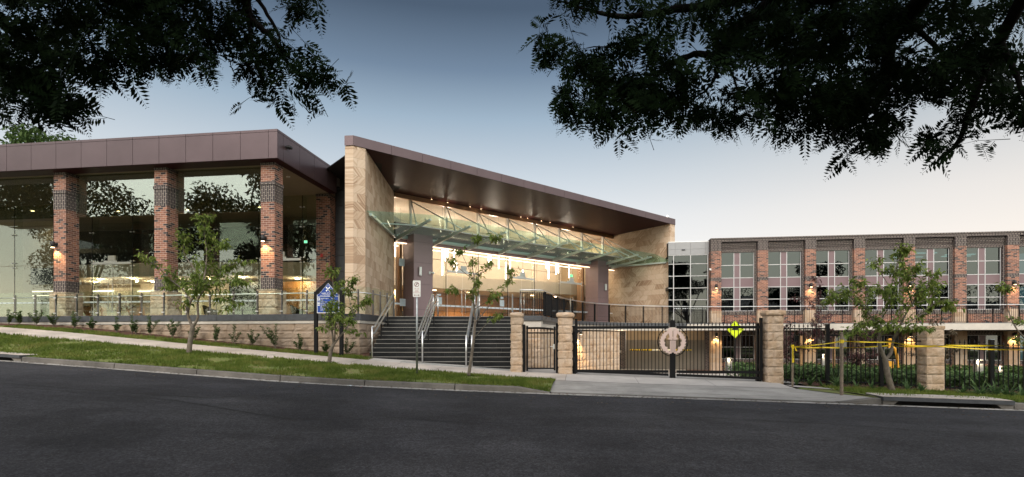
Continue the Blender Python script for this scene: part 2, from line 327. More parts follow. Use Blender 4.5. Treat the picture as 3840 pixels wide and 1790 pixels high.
M = dict(
    brick=brick('red_brick'), soldier=brick('soldier_brick', 'dark', True), stack=brick('stacked_brick', 'stack', True), darkbrick=brick('dark_brick', 'dark'),
    clad=cladding('sandstone_cladding'), stone=stonemat('sandstone', SAND), palestone=stonemat('pale_sandstone', ((.31, .24, .185), (.36, .28, .215), (.33, .245, .175), (.24, .165, .11)), 1.6), block=blockmat('sandstone_block', SAND),
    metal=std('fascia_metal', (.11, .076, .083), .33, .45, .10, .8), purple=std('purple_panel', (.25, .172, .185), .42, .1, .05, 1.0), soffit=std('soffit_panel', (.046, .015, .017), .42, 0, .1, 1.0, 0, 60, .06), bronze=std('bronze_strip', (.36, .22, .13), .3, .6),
    grey=std('grey_panel', (.30, .30, .31), .4, .3, .05), dgrey=std('dark_grey_panel', (.062, .064, .072), .4, .4, .08), joint=std('joint', (.015, .013, .014), .8),
    cream=std('cream_plaster', (.60, .53, .45), .8, 0, .04), white=std('white_paint', (.75, .74, .72), .6, 0, .04), beige=std('beige_plaster', (.33, .26, .175), .8, 0, .05), brown=std('brown_plaster', (.20, .16, .12), .8), dark=std('dark_interior', (.018, .018, .019), .5), void=std('dim_interior', (.05, .046, .042), .8),
    wood=std('timber_panel', (.40, .19, .065), .45, 0, .18, 2.0), timber=std('hardwood_stake', (.20, .155, .115), .85, 0, .3, 12, .4), newtimber=std('pine_stake', (.42, .24, .11), .8, 0, .2, 12),
    steel=std('stainless_steel', (.82, .82, .82), .36, 1.0, .05), galv=std('galvanised_steel', (.36, .38, .39), .45, .9, .2, 14), black=std('black_paint', (.006, .006, .007), .5, 0, .1, 3, 0, 60, .2), blackm=std('black_matt', (.014, .014, .015), .6), alu=std('white_aluminium', (.80, .80, .80), .4, .2, .04), canopy=std('canopy_steel', (.50, .56, .54), .35, .3, .06),
    glass=glass('clear_glass', (.91, .95, .91), .03), hallglass=glass('green_glass', (.86, .90, .85), .105), screenglass=glass('screen_glass', (.80, .85, .78), .26), canglass=glass('canopy_glass', (.82, .94, .90), .012, gz=.18, haze=.04), foyerglass=glass('foyer_glass', (.96, .965, .95), .012, gz=.4), winglass=glass('tinted_glass', (.18, .29, .33), .10), darkglass=glass('dark_glass', (.13, .18, .23), .10), strip=std('contrast_strip', (.72, .76, .80), .6, 0, .04),
    bluestone=std('bluestone', (.060, .064, .072), .42, 0, .25, 6, .2, 80), step=std('basalt_step', (.016, .017, .018), .6, 0, .35, 2.5, .15, 60, .2), nosing=std('step_nosing', (.30, .29, .27), .5), concpale=concmat('pale_concrete', (.44, .41, .385), .2), conc=concmat('footpath_concrete', (.50, .44, .39), .34), frame=std('window_frame', (.55, .55, .56), .45, 0, .04), mauve=std('mauve_panel', (.185, .125, .135), .45, .1, .05, 1.0), concdrive=concmat('driveway_concrete', (.37, .35, .325), .42), kerb=concmat('kerb_concrete', (.17, .155, .14), .6), crack=std('road_crack', (.004, .004, .004), .95, 0, .1), bronzepost=std('dark_steel_post', (.13, .12, .115), .4, .6, .1), band=concmat('concrete_band', (.52, .48, .43), .2), asphalt=asphaltmat(), grass=grassmat(), mulch=mulchmat(), soil=std('soil', (.10, .08, .05), .95, 0, .4, 2),
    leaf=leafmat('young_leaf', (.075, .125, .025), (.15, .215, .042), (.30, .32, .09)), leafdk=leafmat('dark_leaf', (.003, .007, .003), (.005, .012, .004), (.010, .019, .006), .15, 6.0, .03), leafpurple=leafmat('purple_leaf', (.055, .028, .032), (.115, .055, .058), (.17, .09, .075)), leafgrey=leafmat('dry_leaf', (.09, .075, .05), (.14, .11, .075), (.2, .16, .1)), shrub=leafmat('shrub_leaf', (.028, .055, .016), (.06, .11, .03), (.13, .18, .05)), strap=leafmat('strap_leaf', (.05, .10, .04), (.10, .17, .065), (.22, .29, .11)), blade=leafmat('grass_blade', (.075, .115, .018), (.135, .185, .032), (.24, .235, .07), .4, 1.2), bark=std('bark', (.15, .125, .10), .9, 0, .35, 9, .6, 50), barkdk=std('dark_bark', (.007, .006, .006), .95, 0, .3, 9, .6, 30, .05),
    signblue=std('sign_blue', (.010, .055, .30), .4, 0, .06), signwhite=std('sign_white', (.80, .80, .78), .5, 0, .03), signred=std('sign_red', (.16, .008, .012), .5), pinkred=std('faded_red', (.45, .12, .10), .6), yellowgreen=std('fluoro_yellow', (.62, .80, .01), .5, 0, .04), yellow=std('tape_yellow', (.80, .58, .015), .5, 0, .05), orange=std('orange_paint', (.75, .36, .03), .5), red=std('alarm_red', (.45, .02, .02), .4), navy=std('navy_sign', (.02, .03, .12), .5), emblem=std('emblem_plate', (.60, .46, .42), .5, 0, .06), shutter=std('shutter', (.19, .17, .14), .55, .1, .06), blue=std('blue_door', (.01, .09, .22), .4), steeldoor=std('door_grey', (.13, .12, .10), .5), chair=std('chair_fabric', (.030, .030, .028), .8),
    bollard=emis('bollard_lens', (1, .72, .42), 6), warm=emis('warm_lamp', (1, .72, .40), 14), led=emis('led_tube', (1, .74, .50), 2.6), tube=emis('pendant_tube', (1, .84, .66), 11), ledw=emis('led_white', (1, .88, .70), 5), ledsoft=emis('led_soft', (1, .84, .62), 2.2), exit=emis('exit_green', (.05, .8, .35), 1.3), paper=std('paper', (.55, .62, .66), .7))
# ================================================================== ground
KA = R(8); CK, SK = math.cos(KA), math.sin(KA); KY = 13.5        # kerb line: s along it (to the right), t away from the road
def st2xy(s, t): return (s * CK + t * SK, KY - s * SK + t * CK)
def xy2st(x, y): y -= KY; return (x * CK - y * SK, x * SK + y * CK)
_S = [-60, -30, -22, -19.3, -12.35, -5.5, -.5, 2, 8, 12, 20, 45, 80]
_T = {0: [.1, -.1, -.36, -.52, -.90, -1.30, -1.445, -1.49, -1.60, -1.684, -1.85, -2.3, -2.8],
      2.6: [.8, .62, .30, .107, -.436, -.938, -1.295, -1.385, -1.50, -1.64, -1.80, -2.3, -2.8],
      4.0: [.8, .70, .45, .298, -.30, -.84, -1.19, -1.275, -1.45, -1.62, -1.78, -2.3, -2.8],
      5.6: [.8, .75, .58, .49, -.1, -.68, -1.13, -1.30, -1.48, -1.62, -1.80, -2.3, -2.8],
      19: [.8, .8, .7, .6, .2, -.6, -1.75, -2.18, -2.23, -2.25, -2.3, -2.6, -3],
      60: [.8, .8, .7, .6, .2, -.6, -1.75, -2.18, -2.23, -2.25, -2.3, -2.6, -3]}
_sg = np.arange(-60, 80.01, .25); _tab = {}
for k, z in _T.items():
    q = np.interp(_sg, _S, z); q = np.pad(q, 8, mode='edge'); _tab[k] = np.convolve(q, np.ones(17) / 17, 'valid')
def gk(s): return float(np.interp(s, _sg, _tab[0]))
def G(s, t):
    ks = sorted(_tab); zs = [float(np.interp(s, _sg, _tab[k])) + (.15 if k == 0 else 0) for k in ks]
    if t <= 0: return road_z(s, t)
    return float(np.interp(t, ks, zs))
def road_z(s, t): a = -t; return gk(s) + (.022 * min(a, 5.5) - .022 * max(0, a - 5.5) * (1 if a < 11 else 0) - (.12 if a >= 11 else 0))
def GX(x, y): return G(*xy2st(x, y))
def sheet(name, sl, t0, t1, nt_, mat, dz=0.0, zf=None, kind='structure'):
    f0 = t0 if callable(t0) else (lambda s: t0); f1 = t1 if callable(t1) else (lambda s: t1); zf = zf or G
    mb = MB(); mb.smooth = True; k = nt_ + 1
    for s in sl:
        for j in range(k):
            t = f0(s) + (f1(s) - f0(s)) * j / nt_; x, y = st2xy(s, t); mb._a([(x, y, zf(s, t) + dz)])
    for i in range(len(sl) - 1):
        for j in range(nt_): a = i * k + j; mb.face(a, a + k, a + k + 1, a + 1)
    o = mb.build(name, mat); tag(o, kind=kind); return o
def rng(a, b, d): n = max(1, int(round((b - a) / d))); return [a + (b - a) * i / n for i in range(n + 1)]
sheet('road', rng(-60, 80, 1), -11.0, -.34, 12, M['asphalt'], zf=road_z)
sheet('gutter', rng(-60, 80, .5), -.34, .0, 1, M['concdrive'], .008, zf=road_z)
sheet('far_verge', rng(-60, 80, 2), -60, -11.12, 6, M['grass'], zf=lambda s, t: gk(s) + .14 + .02 * min(0, 0))
sheet('far_kerb', rng(-60, 80, 2), -11.15, -11.0, 1, M['kerb'], .15, zf=lambda s, t: gk(s))
def terrain_z(s, t): return (G(s, t) if t > .2 else gk(s)) - .35 - (.02 * max(0, t - 60))
sheet('ground', rng(-60, 80, 4), -60, 200, 40, M['soil'], zf=terrain_z)
# kerb: height drops to the crossover between s = .2 and 8.9, and there is a low lip along it
def kerb_h(s):
    if s < .15 or s > 8.75: return .15
    if s < 1.0: return .15 - .125 * (s - .15) / .85
    if s < 8.0: return .025
    return .025 + .125 * (s - 8.0) / .75
mb = MB(); ss = [s for s in rng(-60, 80, .2) if not (8.95 < s < 11.75) and not (-18.5 < s < -15.1)]
prev = None
def kerb_piece(sl, mb):
    rows = []
    for s in sl:
        h = kerb_h(s); z = gk(s); pts = []
        for t, dz in ((0, -.15), (.0, .0), (.012, h - .02), (.035, h), (.16, h + .002), (.16, -.15)): x, y = st2xy(s, t); pts.append((x, y, z + dz))
        rows.append(mb._a(pts))
    for a, b in zip(rows, rows[1:]):
        for k in range(5): mb.face(a + k, b + k, b + k + 1, a + k + 1)
    n = rows[0]; mb.face(*[n + k for k in range(6)]); n = rows[-1]; mb.face(*[n + k for k in range(6)][::-1])
cuts = [-60, -50, -40, -30, -24, -18.5, None, -15.1, -11.9, -9.2, -6.6, -4.1, -1.55, 1.0, None, 1.012, 3.2, 5.6, 8.0, 8.95, None, 11.75, 14.5, 17.5, 22, 30, 45, 80]
for a, b in zip(cuts, cuts[1:]):
    if a is None or b is None: continue
    kerb_piece(rng(a + .014, b - .014, .2), mb)
tag(mb.build('kerb', M['kerb']), kind='structure')
# crossover and driveway
S0, S1 = 1.0, 8.05
def crossz(s, t):
    e = min(1, max(0, (t - .16) / 2.2)); return (gk(s) + kerb_h(s) + .002) * (1 - e) + G(s, t) * e
def vergez(s, t):
    e = min(1, max(0, (t - .16) / 1.2)); return (gk(s) + kerb_h(s) + .002) * (1 - e) + G(s, t) * e + .03 * math.sin(t / 2.6 * math.pi) * (1 if .16 < t < 2.6 else 0)
mb = MB(); mb.smooth = True
n1, n2 = 36, 12
def crs(i, j): # slanted sides of the crossover
    t = .16 + (2.6 - .16) * j / n2; e = j / n2; a = S0 - .02 + .0 * e; b = S1 + .85 * (1 - e) * .9 - .0 * e
    return a + (b - a) * i / n1, t
for i in range(n1 + 1):
    for j in range(n2 + 1): s, t = crs(i, j); x, y = st2xy(s, t); mb._a([(x, y, crossz(s, t))])
for i in range(n1):
    for j in range(n2): a = i * (n2 + 1) + j; mb.face(a, a + n2 + 1, a + n2 + 2, a + 1)
tag(mb.build('driveway_crossover', M['concdrive']), kind='structure')
mb = MB()
for t_ in (.62, 1.55):
    for s_ in rng(1.0, 8.2, .25)[:-1]:
        q = [(s_, t_ - .008), (s_ + .25, t_ - .008), (s_ + .25, t_ + .008), (s_, t_ + .008)]; n = mb._a([(*st2xy(a, b), crossz(a, b) + .005) for a, b in q]); mb.face(n, n + 1, n + 2, n + 3)
tag(mb.build('concrete_joints', M['crack']), kind='structure')
sl = rng(-60, S0, .25); sheet('grass_verge', sl, .16, lambda s: 2.6 if s < .99 else 2.6, 10, M['grass'], .004, zf=vergez)
sheet('right_verge', rng(8.9, 80, .4), .16, lambda s: 3.55 if s > 9.0 else 3.4, 8, M['grass'], .004, zf=vergez)
mb = MB(); n = mb._a([(*st2xy(s, t), vergez(s, t) + .004) for s, t in ((8.84, .16), (8.9, .16), (8.9, 2.6), (8.05, 2.6))]); mb.face(n, n + 1, n + 2, n + 3)
n = mb._a([(*st2xy(s, t), G(s, t) + .004) for s, t in ((8.05, 2.6), (8.9, 2.6), (8.9, 3.4), (8.7, 3.55))]); mb.face(n, n + 1, n + 2, n + 3); tag(mb.build('verge_corner', M['grass']), kind='structure')
def pathseg(name, a, b, t0, t1, mat, joint=1.35):
    """footpath slabs with open joints"""
    mb = MB(); s = a
    while s < b - .05:
        e = min(b, s + joint); rows = []
        for q in rng(s + .006, e - .006, .35): rows.append(mb._a([(*st2xy(q, t0 + (t1 - t0) * j / 3), G(q, t0 + (t1 - t0) * j / 3) + .006) for j in range(4)]))
        for p, q in zip(rows, rows[1:]):
            for j in range(3): mb.face(p + j, q + j, q + j + 1, p + j + 1)
        s = e
    return tag(mb.build(name, mat), kind='structure')
pathseg('footpath', -60, 1.3, 2.6, 4.0, M['conc'], 1.5)
sheet('footpath_bedding', rng(-60, 1.3, .5), 2.6, 4.0, 2, M['kerb'], -.012)
pathseg('driveway_path', 1.3, 8.02, 2.6, 4.05, M['concpale'], 2.24)
sheet('driveway_bedding', rng(1.3, 8.05, .5), 2.6, 4.05, 2, M['kerb'], -.012)
# thin wedge of path on the far side of the drive
mb = MB(); pts = [(8.06, 2.95), (9.9, 2.35), (9.9, 2.45), (8.06, 3.45)]; n = mb._a([(*st2xy(s, t), vergez(s, t) + .016) for s, t in pts]); mb.face(n, n + 1, n + 2, n + 3); tag(mb.build('path_wedge', M['concpale']), kind='structure')
sheet('driveway', rng(1.0, 8.75, .5), 4.05, 24, 24, M['concdrive'], .004)
sheet('grass_edge', rng(-60, -5.75, .4), 4.0, 4.5, 2, M['grass'], .01)
sheet('mulch_bed', rng(-60, -5.75, .4), 4.5, 6.4, 4, M['mulch'], .02)
sheet('stair_landing', rng(-5.75, 1.0, .25), 4.0, 6.6, 6, M['concpale'], .004)
sheet('garden_bed', rng(8.75, 80, .5), 3.55, 24, 24, M['mulch'], .004)
sheet('left_ground', rng(-60, -5.75, 2), 6.4, 40, 6, M['soil'], .0)
# tactile strips in front of the flight
mb = MB()
for a, b in ((-4.6, -2.2), (-1.9, -.2)):
    for s in np.arange(a, b, .06):
        for t in np.arange(4.12, 4.52, .08): x, y = st2xy(s, t); mb.at((x, y, G(s, t)), -KA).box(-.018, .018, -.012, .012, -.01, .012)
tag(mb.build('tactile_paving', M['galv']), kind='structure')
# road patches, crack line and skid marks
mb = MB(); mb.xf = None
def crack(pts, wd):
    for (a, b) in zip(pts, pts[1:]):
        n = 10
        for i in range(n):
            q = [];
            for e in (i / n, (i + 1) / n):
                s = a[0] + (b[0] - a[0]) * e; t = a[1] + (b[1] - a[1]) * e + .05 * noise.noise(Vector((s * 2, t_ := 3.1, 0)))
                q.append((s, t))
            w_ = wd * (.5 + random.random()); (s0, t0), (s1, t1) = q
            mb.poly([(*st2xy(s0, t0 - w_), road_z(s0, t0) + .004), (*st2xy(s1, t1 - w_), road_z(s1, t1) + .004), (*st2xy(s1, t1 + w_), road_z(s1, t1) + .004), (*st2xy(s0, t0 + w_), road_z(s0, t0) + .004)])
def rp(px, py):
    Y = 10.0
    for _ in range(30): x = (px - CX) / FPX * Y; z = road_z(*xy2st(x, Y)); Y = z * FPX / (HZ - py)
    return xy2st((px - CX) / FPX * Y, Y)
crack([rp(0, 1437), rp(420, 1470), rp(800, 1494), rp(900, 1486), rp(1130, 1450)], .03)
crack([rp(60, 1452), rp(640, 1500), rp(1060, 1570), rp(1240, 1575)], .016); crack([rp(1400, 1560), rp(1900, 1600), rp(2300, 1590)], .012); crack([rp(2500, 1560), rp(3100, 1590), rp(3800, 1640)], .014); crack([rp(2380, 1500), rp(2420, 1560), rp(2400, 1640)], .01)
tag(mb.build('road_cracks', M['crack']), kind='structure')
def inlet(name, s0, s1, label):
    t_ = thing(name, label, 'storm drain', (*st2xy((s0 + s1) / 2, .3), gk((s0 + s1) / 2)), -KA)
    L_ = (s1 - s0) / 2; sl_ = (gk(s1) - gk(s0)) / (s1 - s0)
    def sh(mb): mb.v = [(x, y, z + x * sl_) for x, y, z in mb.v]; return mb
    mb = MB(); mb.yprism([(-L_, .11), (L_, .11), (L_, .20), (-L_, .20)], -.34, .45); sh(mb).build('lintel', M['bluestone'], t_)
    mb = MB(); mb.yprism([(-L_, .202), (L_, .202), (L_ - .05, .215), (-L_ + .05, .215)], -.30, .47); sh(mb).build('deck_slab', M['conc'], t_)
    mb = MB(); mb.box(-L_ + .3, L_ - .3, .05, .1, -.25, .108); mb.box(-L_ + .3, L_ - .3, -.3, .05, -.27, -.25); sh(mb).build('pit', M['joint'], t_)
    for s_ in (-1, 1): mb = MB(); mb.yprism([(s_ * L_, -.1), (s_ * L_, .108), (s_ * (L_ - .35), .108), (s_ * (L_ - .12), -.1)][::-s_], -.3, .1); sh(mb).build('kerb_end', M['kerb'], t_)
inlet('storm_drain', 8.96, 11.74, 'long kerb inlet with dark lintel slab at the right end of the road')
inlet('storm_drain', -18.48, -15.12, 'kerb inlet with pale worn lintel at the far left of the kerb')
# ================================================================== podium
TZ = .884                                                    # terrace level
W0 = (-5.73, 19.2); WD = (-math.cos(R(10)), math.sin(R(10)))
def rockrun(mb, p0, p1, z1, zb, h=.295, lmin=.45, lmax=.95, th=.35, amp=.028, faces='xXy', n=5):
    """courses of rock-faced blocks along p0 -> p1 (outer face on the right hand side)"""
    dx, dy = p1[0] - p0[0], p1[1] - p0[1]; Ln = math.hypot(dx, dy); a = math.atan2(dy, dx); z = z1; k = 0
    mb.at((p0[0], p0[1], 0), a)
    while z > zb(0) - h or z > zb(1) - h:
        u = 0.0; first = True
        while u < Ln - .01:
            l = (random.uniform(lmin, lmax) if not first else random.uniform(lmin, lmax) * (.6 if k % 2 else 1)); first = False
            e = Ln if Ln - u - l < lmin * .6 else u + l
            if z > zb(u / Ln) - h * 1.2: mb.rock(u + .003, e - .003, 0, th, z - h + .004, z - .004, amp, n, faces, seed=random.random() * 50)
            u = e
        z -= h; k += 1
        if k > 16: break
    mb.xf = None
WL = (W0[0] + WD[0] * 30, W0[1] + WD[1] * 30)
t = thing('retaining_wall', 'long sandstone retaining wall with dark coping below the glass hall', 'wall', (*W0, -.75))
mb = MB(); rockrun(mb, WL, W0, TZ - .36, lambda e: GX(WL[0] + (W0[0] - WL[0]) * e, WL[1] + (W0[1] - WL[1]) * e))
rockrun(mb, W0, (W0[0] + .42, W0[1] + 2.9), TZ - .36, lambda e: -1.0, th=.3)
mb.build('stonework', M['palestone'], t, True)
wa = math.atan2(W0[1] - WL[1], W0[0] - WL[0])
mb = MB(); mb.at((*WL, 0), wa)
u = 0.0
while u < 30: e = min(30.06, u + 1.5); mb.bbox(u + .002, e - .002, -.07, .55, TZ - .25, TZ, .008); u += 1.5
mb.at((*W0, 0), math.atan2(2.9, .42)); mb.bbox(-.05, 2.7, -.07, .36, TZ - .249, TZ - .001, .008); mb.xf = None
mb.build('coping', M['bluestone'], t, True)
mb = MB(); mb.at((*WL, 0), wa); mb.box(0, 30.02, -.045, .5, TZ - .36, TZ - .252); mb.at((*W0, 0), math.atan2(2.9, .42)); mb.box(-.03, 2.7, -.045, .34, TZ - .361, TZ - .253); mb.xf = None
mb.build('concrete_band', M['band'], t, True)
# terrace slab (never seen from above the eye line, carries everything on it)
HA = R(-7.5); HO = (-10.34, 21.08)
def hw(a, b): x, y = rot2(a, b, HA); return (HO[0] + x, HO[1] + y)
curve = [(1.19, 20.95), (1.42, 21.8), (1.85, 23.4), (2.5, 25.4), (3.5, 27.5), (4.9, 29.4), (6.8, 30.9), (9.2, 32.0), (12.0, 32.62), (14.6, 32.46)]
def catmull(P_, n=6):
    out = []
    for i in range(len(P_) - 1):
        p0, p1, p2, p3 = (np.array(P_[max(0, min(len(P_) - 1, i + k))], float) for k in (-1, 0, 1, 2))
        for j in range(n): u = j / n; out.append(tuple(.5 * ((2 * p1) + (-p0 + p2) * u + (2 * p0 - 5 * p1 + 4 * p2 - p3) * u * u + (-p0 + 3 * p1 - 3 * p2 + p3) * u ** 3)))
    return out + [tuple(P_[-1])]
cs = catmull(curve[:9] + [curve[9]]); BAL = cs + [(17.0, 32.15), (30.3, 30.4), (38, 29.39)]
mb = MB(); top = [(WL[0] + .1, WL[1] + .6), (W0[0] - .05, W0[1] + .5), (W0[0] + .3, W0[1] + 2.6), (.28, 21.8), (.28, 21.25)] + [(x + .1, y + .3) for x, y in BAL[1:]] + [(38, 36), (24, 60), (-40, 60)]
mb.prism(top, TZ - .32, TZ - .03); tag(mb.build('terrace', M['bluestone']), kind='structure')
# curved wall beneath the theatre forecourt
t = thing('curved_wall', 'curved sandstone block wall under the terrace behind the gates', 'wall', (1.19, 20.95, -1.4))
mb = MB(); path = [(.27, 20.99), (1.16, 20.99)] + [(x + .02, y + .12) for x, y in cs if y < 30.7]
for i in range(len(path) - 1):
    a, b = path[i], path[i + 1]
    if math.dist(a, b) < .05: continue
    rockrun(mb, a, b, TZ - .55, lambda e: GX(*a) - .1, h=.40, lmin=.4, lmax=.75, th=.3, amp=.03, n=4, faces='xXy')
mb.build('stonework', M['stone'], t, True)
def edge_run(mb, pts, z0, z1, out, inn):
    pts = [Vector((p[0], p[1], 0)) for p in pts]; nr = []
    for i, p in enumerate(pts):
        d = (pts[min(i + 1, len(pts) - 1)] - pts[max(i - 1, 0)]).normalized(); nr.append(Vector((d.y, -d.x, 0)))
    rows = [mb._a([(*(p + n_ * out)[:2], z0), (*(p + n_ * out)[:2], z1), (*(p - n_ * inn)[:2], z1), (*(p - n_ * inn)[:2], z0)]) for p, n_ in zip(pts, nr)]
    for a, b in zip(rows, rows[1:]):
        for k in range(4): j = (k + 1) % 4; mb.face(a + k, b + k, b + j, a + j)
    mb.face(*[rows[0] + k for k in range(4)]); mb.face(*[rows[-1] + k for k in range(4)][::-1])
rim = [(.262, 20.95)] + BAL
mb = MB(); edge_run(mb, rim, TZ - .2, TZ, .06, .35); mb.build('coping', M['bluestone'], t, True)
mb = MB(); edge_run(mb, rim, TZ - .47, TZ - .202, .0, .34); mb.build('slab_edge', M['band'], t, True)
# ================================================================== stairs
t = thing('stone_stairs', 'wide dark stone flight of steps with pale nosings up to the theatre', 'stairs', (-2.5, 19.5, -1.1))
mb = MB(); mn = MB()
for k in range(0, 15):
    y, z = 21.76 - .3 * k, TZ - .16 * k; u = -5.3
    r_ = random.Random(k)
    while u < .25:
        e = min(.25, u + r_.uniform(.75, 1.3)); e = .25 if .25 - e < .3 else e; mb.bbox(u + .002, e - .002, y, y + .5, z - .16 + .002, z - .025, .003); u = e
    mn.box(-5.3, .25, y - .012, y + .022, z - .016, z + .001); mb.box(-5.3, .25, y + .023, y + .5, z - .0235, z - .001)
mb.build('riser_blocks', M['step'], t, True); mn.build('nosings', M['nosing'], t, True)
mb = MB(); mb.box(-5.3, .25, 17.7, 21.9, -1.9, -1.25); mb.build('base', M['step'], t, True)
mb = MB(); mb.box(.262, .5, 18.1, 20.93, -1.8, TZ - .47); mb.build('side_wall', M['palestone'], t, True)
def stair_rail(x, label, k0, k1=0):
    """double stainless handrail following the flight, with black intermediate posts"""
    z_ = lambda k: TZ - .16 * k; y_ = lambda k: 21.9 - .3 * k
    zb = GX(x, y_(k0)) ; t = thing('stair_handrail', label, 'handrail', (x, y_(k0), zb), 0, 'handrails on the stairs')
    for hh, nm in ((.92, 'top_rail'), (.62, 'lower_rail')):
        mb = MB(); zt, zl = z_(k1) + hh, z_(k0) + .16 + hh - (.06 if hh > .7 else 0)
        pts = [(x, y_(k0) - .32, zl), (x, y_(k0) - .02, zl), (x, y_(k0) + .06, zl + .03), (x, y_(k1) + .0, zt), (x, y_(k1) + .08, zt + .03), (x, y_(k1) + .36, zt + .03)]
        mb.tube(pts, .03, 8); mb.build(nm, M['steel'], t, True)
    for yy, z0, z1 in ((y_(k0) - .32, zb, z_(k0) + .16 + .86), (y_(k1) + .36, TZ - .1, z_(k1) + .95)):
        mb = MB(); mb.tube([(x, yy, z0), (x, yy, z1 + .0)], .028, 8); mb.build('end_post', M['steel'], t, True)
    for k in (k0 - 3.3, k1 + 2.6):
        mb = MB(); mb.box(x - .02, x + .02, y_(k) - .02, y_(k) + .02, z_(k) - .2, z_(k) + .64); mb.build('black_post', M['black'], t, True)
for x, k0, lb in ((-5.12, 9.5, 'stainless double handrail at the left edge of the stairs beside the sandstone wall'), (-3.42, 10.6, 'stainless handrail behind the parking sign, left one of the close pair'), (-3.22, 10.6, 'stainless handrail behind the parking sign, right one of the close pair'),
                  (-1.62, 11.6, 'stainless handrail left of the slim tree, left one of the second pair'), (-1.42, 11.6, 'stainless handrail hard behind the slim tree trunk, right one of the second pair'), (.02, 12.4, 'stainless handrail at the right edge of the stairs behind the narrow pillar')):
    stair_rail(x, lb, k0)
# ================================================================== glass balustrade on the coping
t = thing('glass_balustrade', 'frameless glass balustrade with steel posts along the dark coping', 'balustrade', (W0[0], W0[1], TZ))
wn_ = (math.sin(R(10)), math.cos(R(10)))
def wp(u, off=.16): return (W0[0] + WD[0] * u + wn_[0] * off, W0[1] + WD[1] * u + wn_[1] * off)
us = [.12 + 1.06 * i for i in range(26)]
rt = [(W0[0] + .17 + .14 * k * .9, W0[1] + .2 + .62 * k) for k in range(1, 5)]
for u in us:
    p = wp(u); mb = MB(); mb.at((*p, 0), R(-10)); mb.box(-.025, .025, -.03, .03, TZ - .02, TZ + .93); mb.build('post', M['bronzepost'], t, True)
for p in rt: mb = MB(); mb.at((*p, 0), R(80)); mb.box(-.025, .025, -.03, .03, TZ - .02, TZ + .95); mb.build('post', M['bronzepost'], t, True)
for a, b in zip(us, us[1:]):
    p, q = wp(a + .04, .115), wp(b - .04, .115); mb = MB(); L_ = math.dist(p, q); mb.at((*q, 0), math.atan2(p[1] - q[1], p[0] - q[0])); mb.box(0, L_, -.006, .006, TZ + .03, TZ + 1.02); mb.build('glass_pane', M['glass'], t, True)
c0 = [wp(.12)] + rt
for a, b in zip(c0, c0[1:]):
    mb = MB(); L_ = math.dist(a, b); mb.at((*a, 0), math.atan2(b[1] - a[1], b[0] - a[0])); mb.box(.04, L_ - .04, .04, .052, TZ + .03, TZ + 1.05); mb.build('glass_pane', M['glass'], t, True)
mb = MB(); mb.tube([(*wp(u, .2), TZ + .82) for u in (us[-1], .12)] + [(x - .04, y, TZ + .82) for x, y in rt], .021, 8); mb.build('handrail', M['steel'], t, True)
mb = MB()
for u in us[1:-1]:
    for z in (.13, .78): p = wp(u, .11); mb.at((*p, TZ + z), R(-10)); mb.box(-.06, .06, -.012, .012, -.02, .02)
mb.build('clamps', M['steel'], t, True)
# ================================================================== dark curved balustrade of the forecourt
t = thing('bar_balustrade', 'black vertical bar balustrade with steel top rail curving along the terrace edge', 'balustrade', (.3, 20.98, TZ))
# resample the rim
def resample(pts, d):
    out = [pts[0]]; acc = 0
    for a, b in zip(pts, pts[1:]):
        l = math.dist(a, b); pos = d - acc
        while pos <= l: out.append((a[0] + (b[0] - a[0]) * pos / l, a[1] + (b[1] - a[1]) * pos / l)); pos += d
        acc = (acc + l) % d
    return out
line = [(.34, 21.1), (1.12, 21.1)] + [(x + .05, y + .1) for x, y in BAL[2:]]
fine_ = resample(line, .1); NP = 14
def zr(i): return TZ + 1.06
mb = MB(); mb.tube([(.34, 21.9, TZ + .1), (.34, 21.14, zr(0) + .0)] + [(x, y, zr(0)) for x, y in fine_[::3]], .026, 6); mb.build('top_rail', M['steel'], t, True)
for b0 in range(0, len(fine_) - 1, NP):
    seg = fine_[b0:b0 + NP + 1]
    if len(seg) < 3: continue
    p = seg[0]; q = seg[1]; a = math.atan2(q[1] - p[1], q[0] - p[0])
    mb = MB(); mb.at((*p, 0), a); mb.box(-.012, .012, -.05, .05, TZ - .12, TZ + 1.03); mb.build('post', M['black'], t, True)
    mb = MB()
    for i, (x, y) in enumerate(seg[1:-1]):
        n_ = seg[i + 2]; a = math.atan2(n_[1] - y, n_[0] - x); mb.at((x, y, 0), a); mb.box(-.007, .007, -.008, .008, TZ + .06, TZ + .98)
    mb.xf = None
    for z in (TZ + .06, TZ + .97): mb.tube([(x, y, z) for x, y in seg], .014, 4)
    mb.build('bar_panel', M['black'], t, True)
# ================================================================== glass hall (left)
hall = thing('glass_hall', 'glass fronted hall with brick columns and brown metal fascia on the left', 'building', (*HO, TZ), HA)
def lz(z): return z - TZ
GB = 4.8                                                     # plane of the main glass line
mb = MB(); F0, F1, FB = 7.2, 8.36, -.415
# fascia panels with open joints, front then side
ja = [.985, .60] + [.60 - 1.22 * i for i in range(1, 20)]
for a1, a0 in zip(ja, ja[1:]):
    mb.box(a0 + .008, a1 - .008 if a1 < .98 else a1, FB, FB + .03, lz(F0), lz(F1 - .11)); mb.box(a0 + .008, a1 - .008 if a1 < .98 else a1, FB - .004, FB + .03, lz(F1 - .098), lz(F1))
jb = [FB + .031, FB + .42, 1.25, 2.5, 3.75, 4.66]
for b0, b1 in zip(jb, jb[1:]):
    mb.box(.955, .985, b0 + .008, b1 - .008, lz(F0), lz(F1 - .11)); mb.box(.955, .989, b0 + .008, b1 - .008, lz(F1 - .098), lz(F1))
mb.build('fascia', M['metal'], hall)
mb = MB(); mb.box(-24, .953, FB + .032, FB + .1, lz(F0 + .01), lz(F1 - .02)); mb.box(.88, .953, FB + .1, 4.66, lz(F0 + .01), lz(F1 - .02)); mb.build('fascia_backing', M['joint'], hall)
